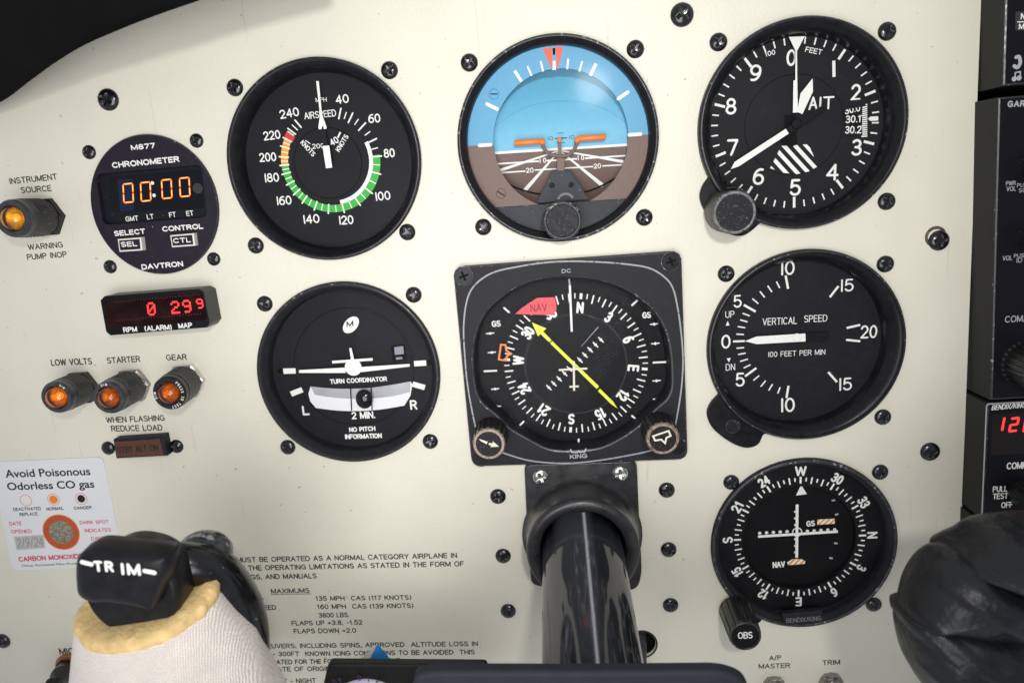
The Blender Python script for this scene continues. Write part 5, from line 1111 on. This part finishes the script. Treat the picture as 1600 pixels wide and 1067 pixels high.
part(yk, 'leather_grip', g, LEATH)
g = G(); lob3 = spline([wg(*p, hg - 6) for p in ((560, 330), (600, 285), (680, 250), (760, 200), (860, 165), (1000, 152), (1150, 140), (1400, 160), (1600, 300), (1600, 640), (1350, 760), (1100, 640), (950, 520), (820, 380))], 8, True)
inflate(g, [tuple(a) for a in lob3], hg - 2, 27, 14, 2.2, 34, lambda pp: wr((pp[0], pp[1] + 4, pp[2]))); part(yk, 'leather_cover', g, LEATH)

# ------------------------------------------------------------------ dial timer box clipped behind the bar, blue tag on it
wt = Win(480, 980, 4.21); hb = 60.0
bx = thing('dial_box', 'black box with a pale round dial, half hidden behind the yoke bar', 'dial box', at(620, 1080, hb))
g = G(); g.plate([tuple(p) for p in round_poly([tuple(at(*p, hb)) for p in ((512, 1037), (760, 1039), (775, 1180), (480, 1180))], 1.6)], 56.5, hb, 0.9); part(bx, 'box', g, RADIO)
c_ = at(577, 1119, hb); g = G(); g.lathe([(16.2, hb), (16.2, hb + 1.0), (15.6, hb + 1.5)], c_, 64, capf=0); dl = part(bx, 'round_dial', g, DIALW)
g = G()
for ch_, q_ in (('O', (178, 352)), ('P', (218, 345)), ('D', (345, 330)), ('I', (402, 340)), ('S', (460, 362))):
    p = wt(*q_, hb + 1.5); d_ = Vector((p[0] - c_[0], p[1] - c_[1])); radial(g, ch_, Vector(c_), math.degrees(math.atan2(d_[0], d_[1])), d_.length, 2.1, max(.3, GL[ch_][0] * 2.0), hb + 1.56, 0.17)
part(dl, 'dial_lettering', g, mat('purple_lettering', (0.06, 0.03, 0.12), 0.6))
hbk = 50.0
A_, L_, M_, R_ = at(590, 1005, hbk), at(545, 1044, hbk - 4), at(570, 1044, hbk + 6), at(622, 1044, hbk - 2)
V = ((*A_, hbk), (*L_, hbk - 4), (*M_, hbk + 6), (*R_, hbk - 2), (M_[0] + 2, M_[1], hbk - 7))
g = G(); g.add(V, [[0, 2, 3], [0, 3, 4], [0, 4, 1]], 0); g.add(V, [[0, 1, 2]], 1)
solo('folded_tag', 'folded blue and beige plastic tag poking up behind the dial box', 'tag', g, [BLUEP, BEIGE], (*A_, hbk))

# ------------------------------------------------------------------ cable through the panel hole, jack, toggle switches
g = G(); p0 = at(1002, 1000); pts = [(p0[0] - .5, p0[1] + 1, -9), (p0[0] - .8, p0[1] + .5, 1), (p0[0] - 1.5, p0[1] - 3, 6), (p0[0] - 2.0, p0[1] - 14, 9), (p0[0] - 2.5, p0[1] - 40, 10)]
g.tube(spline(pts, 6), 3.0, 16); solo('cable', 'thick dark grey cable coming out of the panel hole beside the shaft', 'cable', g, CABLE, (p0[0], p0[1]))
g = G(); g.add([(HOLE[0] - 16, HOLE[1] - 24, -10), (HOLE[0] + 16, HOLE[1] - 24, -10), (HOLE[0] + 16, HOLE[1] + 14, -10), (HOLE[0] - 16, HOLE[1] + 14, -10)], [[0, 1, 2, 3]]); part(panel, 'hole_backing', g, DARK)
g = G(); g.lathe([(6.35, -1.5), (6.35, 0.05), (6.9, 0.3), (7.1, 0.05)], HOLE, 40); part(panel, 'hole_grommet', g, BEZM)
jk = thing('microphone_jack', 'black plug in the brass-ringed microphone jack under the MIC legend', 'microphone jack', at(112, 1038))
c_ = wc(318, 985); g = G(); g.lathe([(6.4, 0), (6.4, 1.2), (5.6, 1.8), (4, 1.8)], c_, 40); part(jk, 'jack_ring', g, mat('orange_brown_ring', (0.33, 0.13, 0.06), 0.4, metal=0.3))
g = G(); g.lathe([(4.9, 1.5), (4.9, 5), (4.6, 5.4)], c_, 6, sm=False, capf=0); part(jk, 'jack_nut', g, BEZ)
e_ = wc(255, 1075, 24); g = G(); g.tube([(c_[0], c_[1], 4), (c_[0] + (e_[0] - c_[0]) * .4, c_[1] + (e_[1] - c_[1]) * .4, 12), (e_[0], e_[1], 24), (e_[0] - 8, e_[1] - 10, 34)], [4.2, 4.6, 4.6, 3.6], 24); part(jk, 'plug', g, PLUGM)
for lab, q_ in (('metal toggle switch under the A/P MASTER legend', (345, 1078)), ('metal toggle switch under the TRIM legend near the leather grip', (603, 1062))):
    c_ = wn(*q_); t = thing('toggle_switch', lab, 'toggle switch', c_, 'toggle switches along the panel bottom')
    g = G(); g.lathe([(5.1, 0), (5.1, 1.0), (4.7, 1.4), (4.1, 1.5), (4.0, 4.4), (3.5, 5.0), (2.6, 5.0), (2.2, 4.2)], c_, 40, mats=[0, 0, 0, 0, 0, 0, 1], capf=1); part(t, 'bushing', g, [NICK, DARK])
    g = G(); g.lathe([(5.6, 0.3), (5.6, 2.2), (5.0, 2.6), (4.1, 2.6)], c_, 6, sm=False); part(t, 'nut', g, NICK)
    g = G(); g.tube([(c_[0], c_[1], 3), (c_[0], c_[1] - 3.5, 9), (c_[0], c_[1] - 7, 14), (c_[0], c_[1] - 8, 15.2)], [1.3, 1.7, 2.2, 1.4], 18); part(t, 'lever', g, CHROME)

# ------------------------------------------------------------------ radio stack beside the panel
ra = Win(1430, 0, 2.665); rb = Win(1430, 390, 2.424); HR = 14.5
XR = 330.0
def unit(name, label, y_top, y_bot, xl_top, xl_bot, hfr):
    """box standing proud of the panel; left edge leans with the panel edge"""
    yt = at(1590, y_top, hfr)[1]; yb = at(1590, y_bot, hfr)[1]; xa = at(xl_top, y_top, hfr)[0]; xb = at(xl_bot, y_bot, hfr)[0]
    t = thing(name, label, 'radio', (xa + 30, (yt + yb) / 2), 'radio units stacked beside the panel')
    g = G(); g.plate([(xb, yb), (XR, yb), (XR, yt), (xa, yt)], -30, hfr, 0.7, mi=0, mt=1, me=2); part(t, 'case', g, [RSIDE, RFACE, EDGE]); return t
HF = HR
u1 = unit('audio_panel', 'black audio panel at the top of the radio stack with telephone symbol', -120, 133, 1574, 1567, HF)
g = G(); g.poly([ra(418, 50, HF), ra(560, 48, HF), ra(560, 128, HF), ra(416, 128, HF)], HF + 0.04); lb = part(u1, 'key', g, mat('key_grey', (0.028, 0.028, 0.03), 0.5))
g = G(); tx(g, ra, 'N', (438, 83), (456, 82), 26, HF, 0.17, up=0.08); tx(g, ra, 'M', (430, 124), (452, 123), 24, HF, 0.17, up=0.08); g.line(ra(424, 93, HF), ra(520, 92, HF), 0.3, HF + 0.09); part(lb, 'lettering', g, WHITE)
g = G(); g.strip(spline([ra(412, 276, HF), ra(426, 282, HF), ra(437, 262, HF), ra(432, 238, HF), ra(420, 240, HF)], 6), 1.2, HF + 0.05)
g.disc(ra(412, 330, HF), 0.85, HF + 0.05, 20); g.disc(ra(432, 326, HF), 0.85, HF + 0.06, 20); g.strip([ra(416, 330, HF), ra(416, 304, HF), ra(437, 300, HF), ra(437, 326, HF)], 0.45, HF + 0.07); part(u1, 'symbols', g, GREYW)
u2 = unit('navigation_radio', 'tall black radio with two small knobs and one large ribbed knob', 150, 623, 1560, 1548, HF)
g = G(); tx(g, ra, 'GARMIN', (383, 448), (516, 444), 27, HF, 0.2, track=.35); part(u2, 'maker_lettering', g, GREYW)
g = G()
for s, a, b, cap in (('PWR', (377, 774), (418, 771), 18), ('VOL', (379, 798), (419, 795), 20), ('PUSH', (423, 781), (480, 777), 16), ('SQ', (430, 803), (462, 801), 18)): tx(g, ra, s, a, b, cap, HF, 0.13)
for s, a, b, cap in (('VOL', (330, 42), (367, 40), 18), ('PUSH', (373, 32), (425, 29), 15), ('ID', (383, 50), (405, 48), 18), ('COM/VLOC', (339, 277), (505, 266), 25)): tx(g, rb, s, a, b, cap, HF, 0.13)
part(u2, 'lettering', g, GREYW)
for c_, r, k, hh in ((ra(487, 695, HF), 4.9, 20, 8), (ra(476, 992, HF), 4.9, 20, 8), (rb(418, 430, HF), 8.8, 26, 14)):
    g = G(); kf = (lambda kk: (lambda t, i: 1 - (0.05 if (math.cos(kk * t) > 0.2 and 1 <= i <= 3) else 0)))(k)
    g.lathe([(r * 1.03, HF), (r, HF + 1), (r * .96, HF + hh * .85), (r * .9, HF + hh), (r * .8, HF + hh)], c_, k * 10, mats=[0, 0, 1, 1], mod=kf, sm=False, capf=0); part(u2, 'knob', g, [KNOB, mat('knob_edge_' + cat_no(), (0.05, 0.05, 0.055), 0.25)])  # outer edge of each knob is paler and smoother than its body
u3 = unit('communication_radio', 'small black radio with red digits and a thin grey border', 628, 807, 1543, 1534, HF)
g = G(); bd = [rb(268, 1003, HF), rb(282, 590, HF)]; g.strip([rb(620, 985, HF), rb(252, 1011, HF), rb(270, 592, HF), rb(276, 584, HF), rb(640, 566, HF)], 0.5, HF + 0.04); part(u3, 'border', g, GREYW)
g = G(); g.poly([rb(290, 624, HF), rb(640, 600, HF), rb(640, 760, HF), rb(286, 778, HF)], HF + 0.04); dw = part(u3, 'display', g, mat('radio_display', (0.006, 0.002, 0.003), 0.12))
gs_, gc_ = G(), G(); w_ = rb
for x, segs in ((306, 'bc'), (360, 'abged'), (414, 'afgedc'), (490, 'abcdef'), (545, 'abcdef')): seg7((x + 5, 640), (x + 32, 636), (x - 4, 688), segs, HF, 0.95, False)
part(dw, 'red_digits', gs_, LEDR)
g = G(); tx(g, rb, 'BENDIX/KING', (288, 608), (415, 598), 19, HF, 0.15, slant=0.2); tx(g, rb, 'COMM', (345, 832), (425, 828), 26, HF, 0.17); tx(g, rb, 'PULL', (293, 918), (349, 915), 22, HF, 0.15); tx(g, rb, 'TEST', (293, 945), (351, 942), 22, HF, 0.15); tx(g, rb, 'OFF', (325, 978), (369, 975), 22, HF, 0.15); part(u3, 'lettering', g, WHITE)
g = G(); g.lathe([(5.6, HF), (5.5, HF + 1), (5.0, HF + 9), (4.5, HF + 10)], rb(406, 918, HF), 160, mod=lambda t, i: 1 - (.05 if math.cos(18 * t) > .2 else 0), sm=False, capf=0); part(u3, 'knob', g, KNOB)
u4 = unit('lower_radio', 'black unit at the foot of the radio stack behind the leather grip', 813, 1250, 1532, 1520, HF)
g = G(); g.add([(edge_x(PT) - 1, PT + 20, -32), (XR, PT + 20, -32), (XR, PB, -32), (edge_x(PB) - 8, PB, -32)], [[3, 2, 1, 0]]); solo('stack_backing', 'dark gap behind the radio units beside the panel edge', 'backing plate', g, DARK, (230, -100, -32))
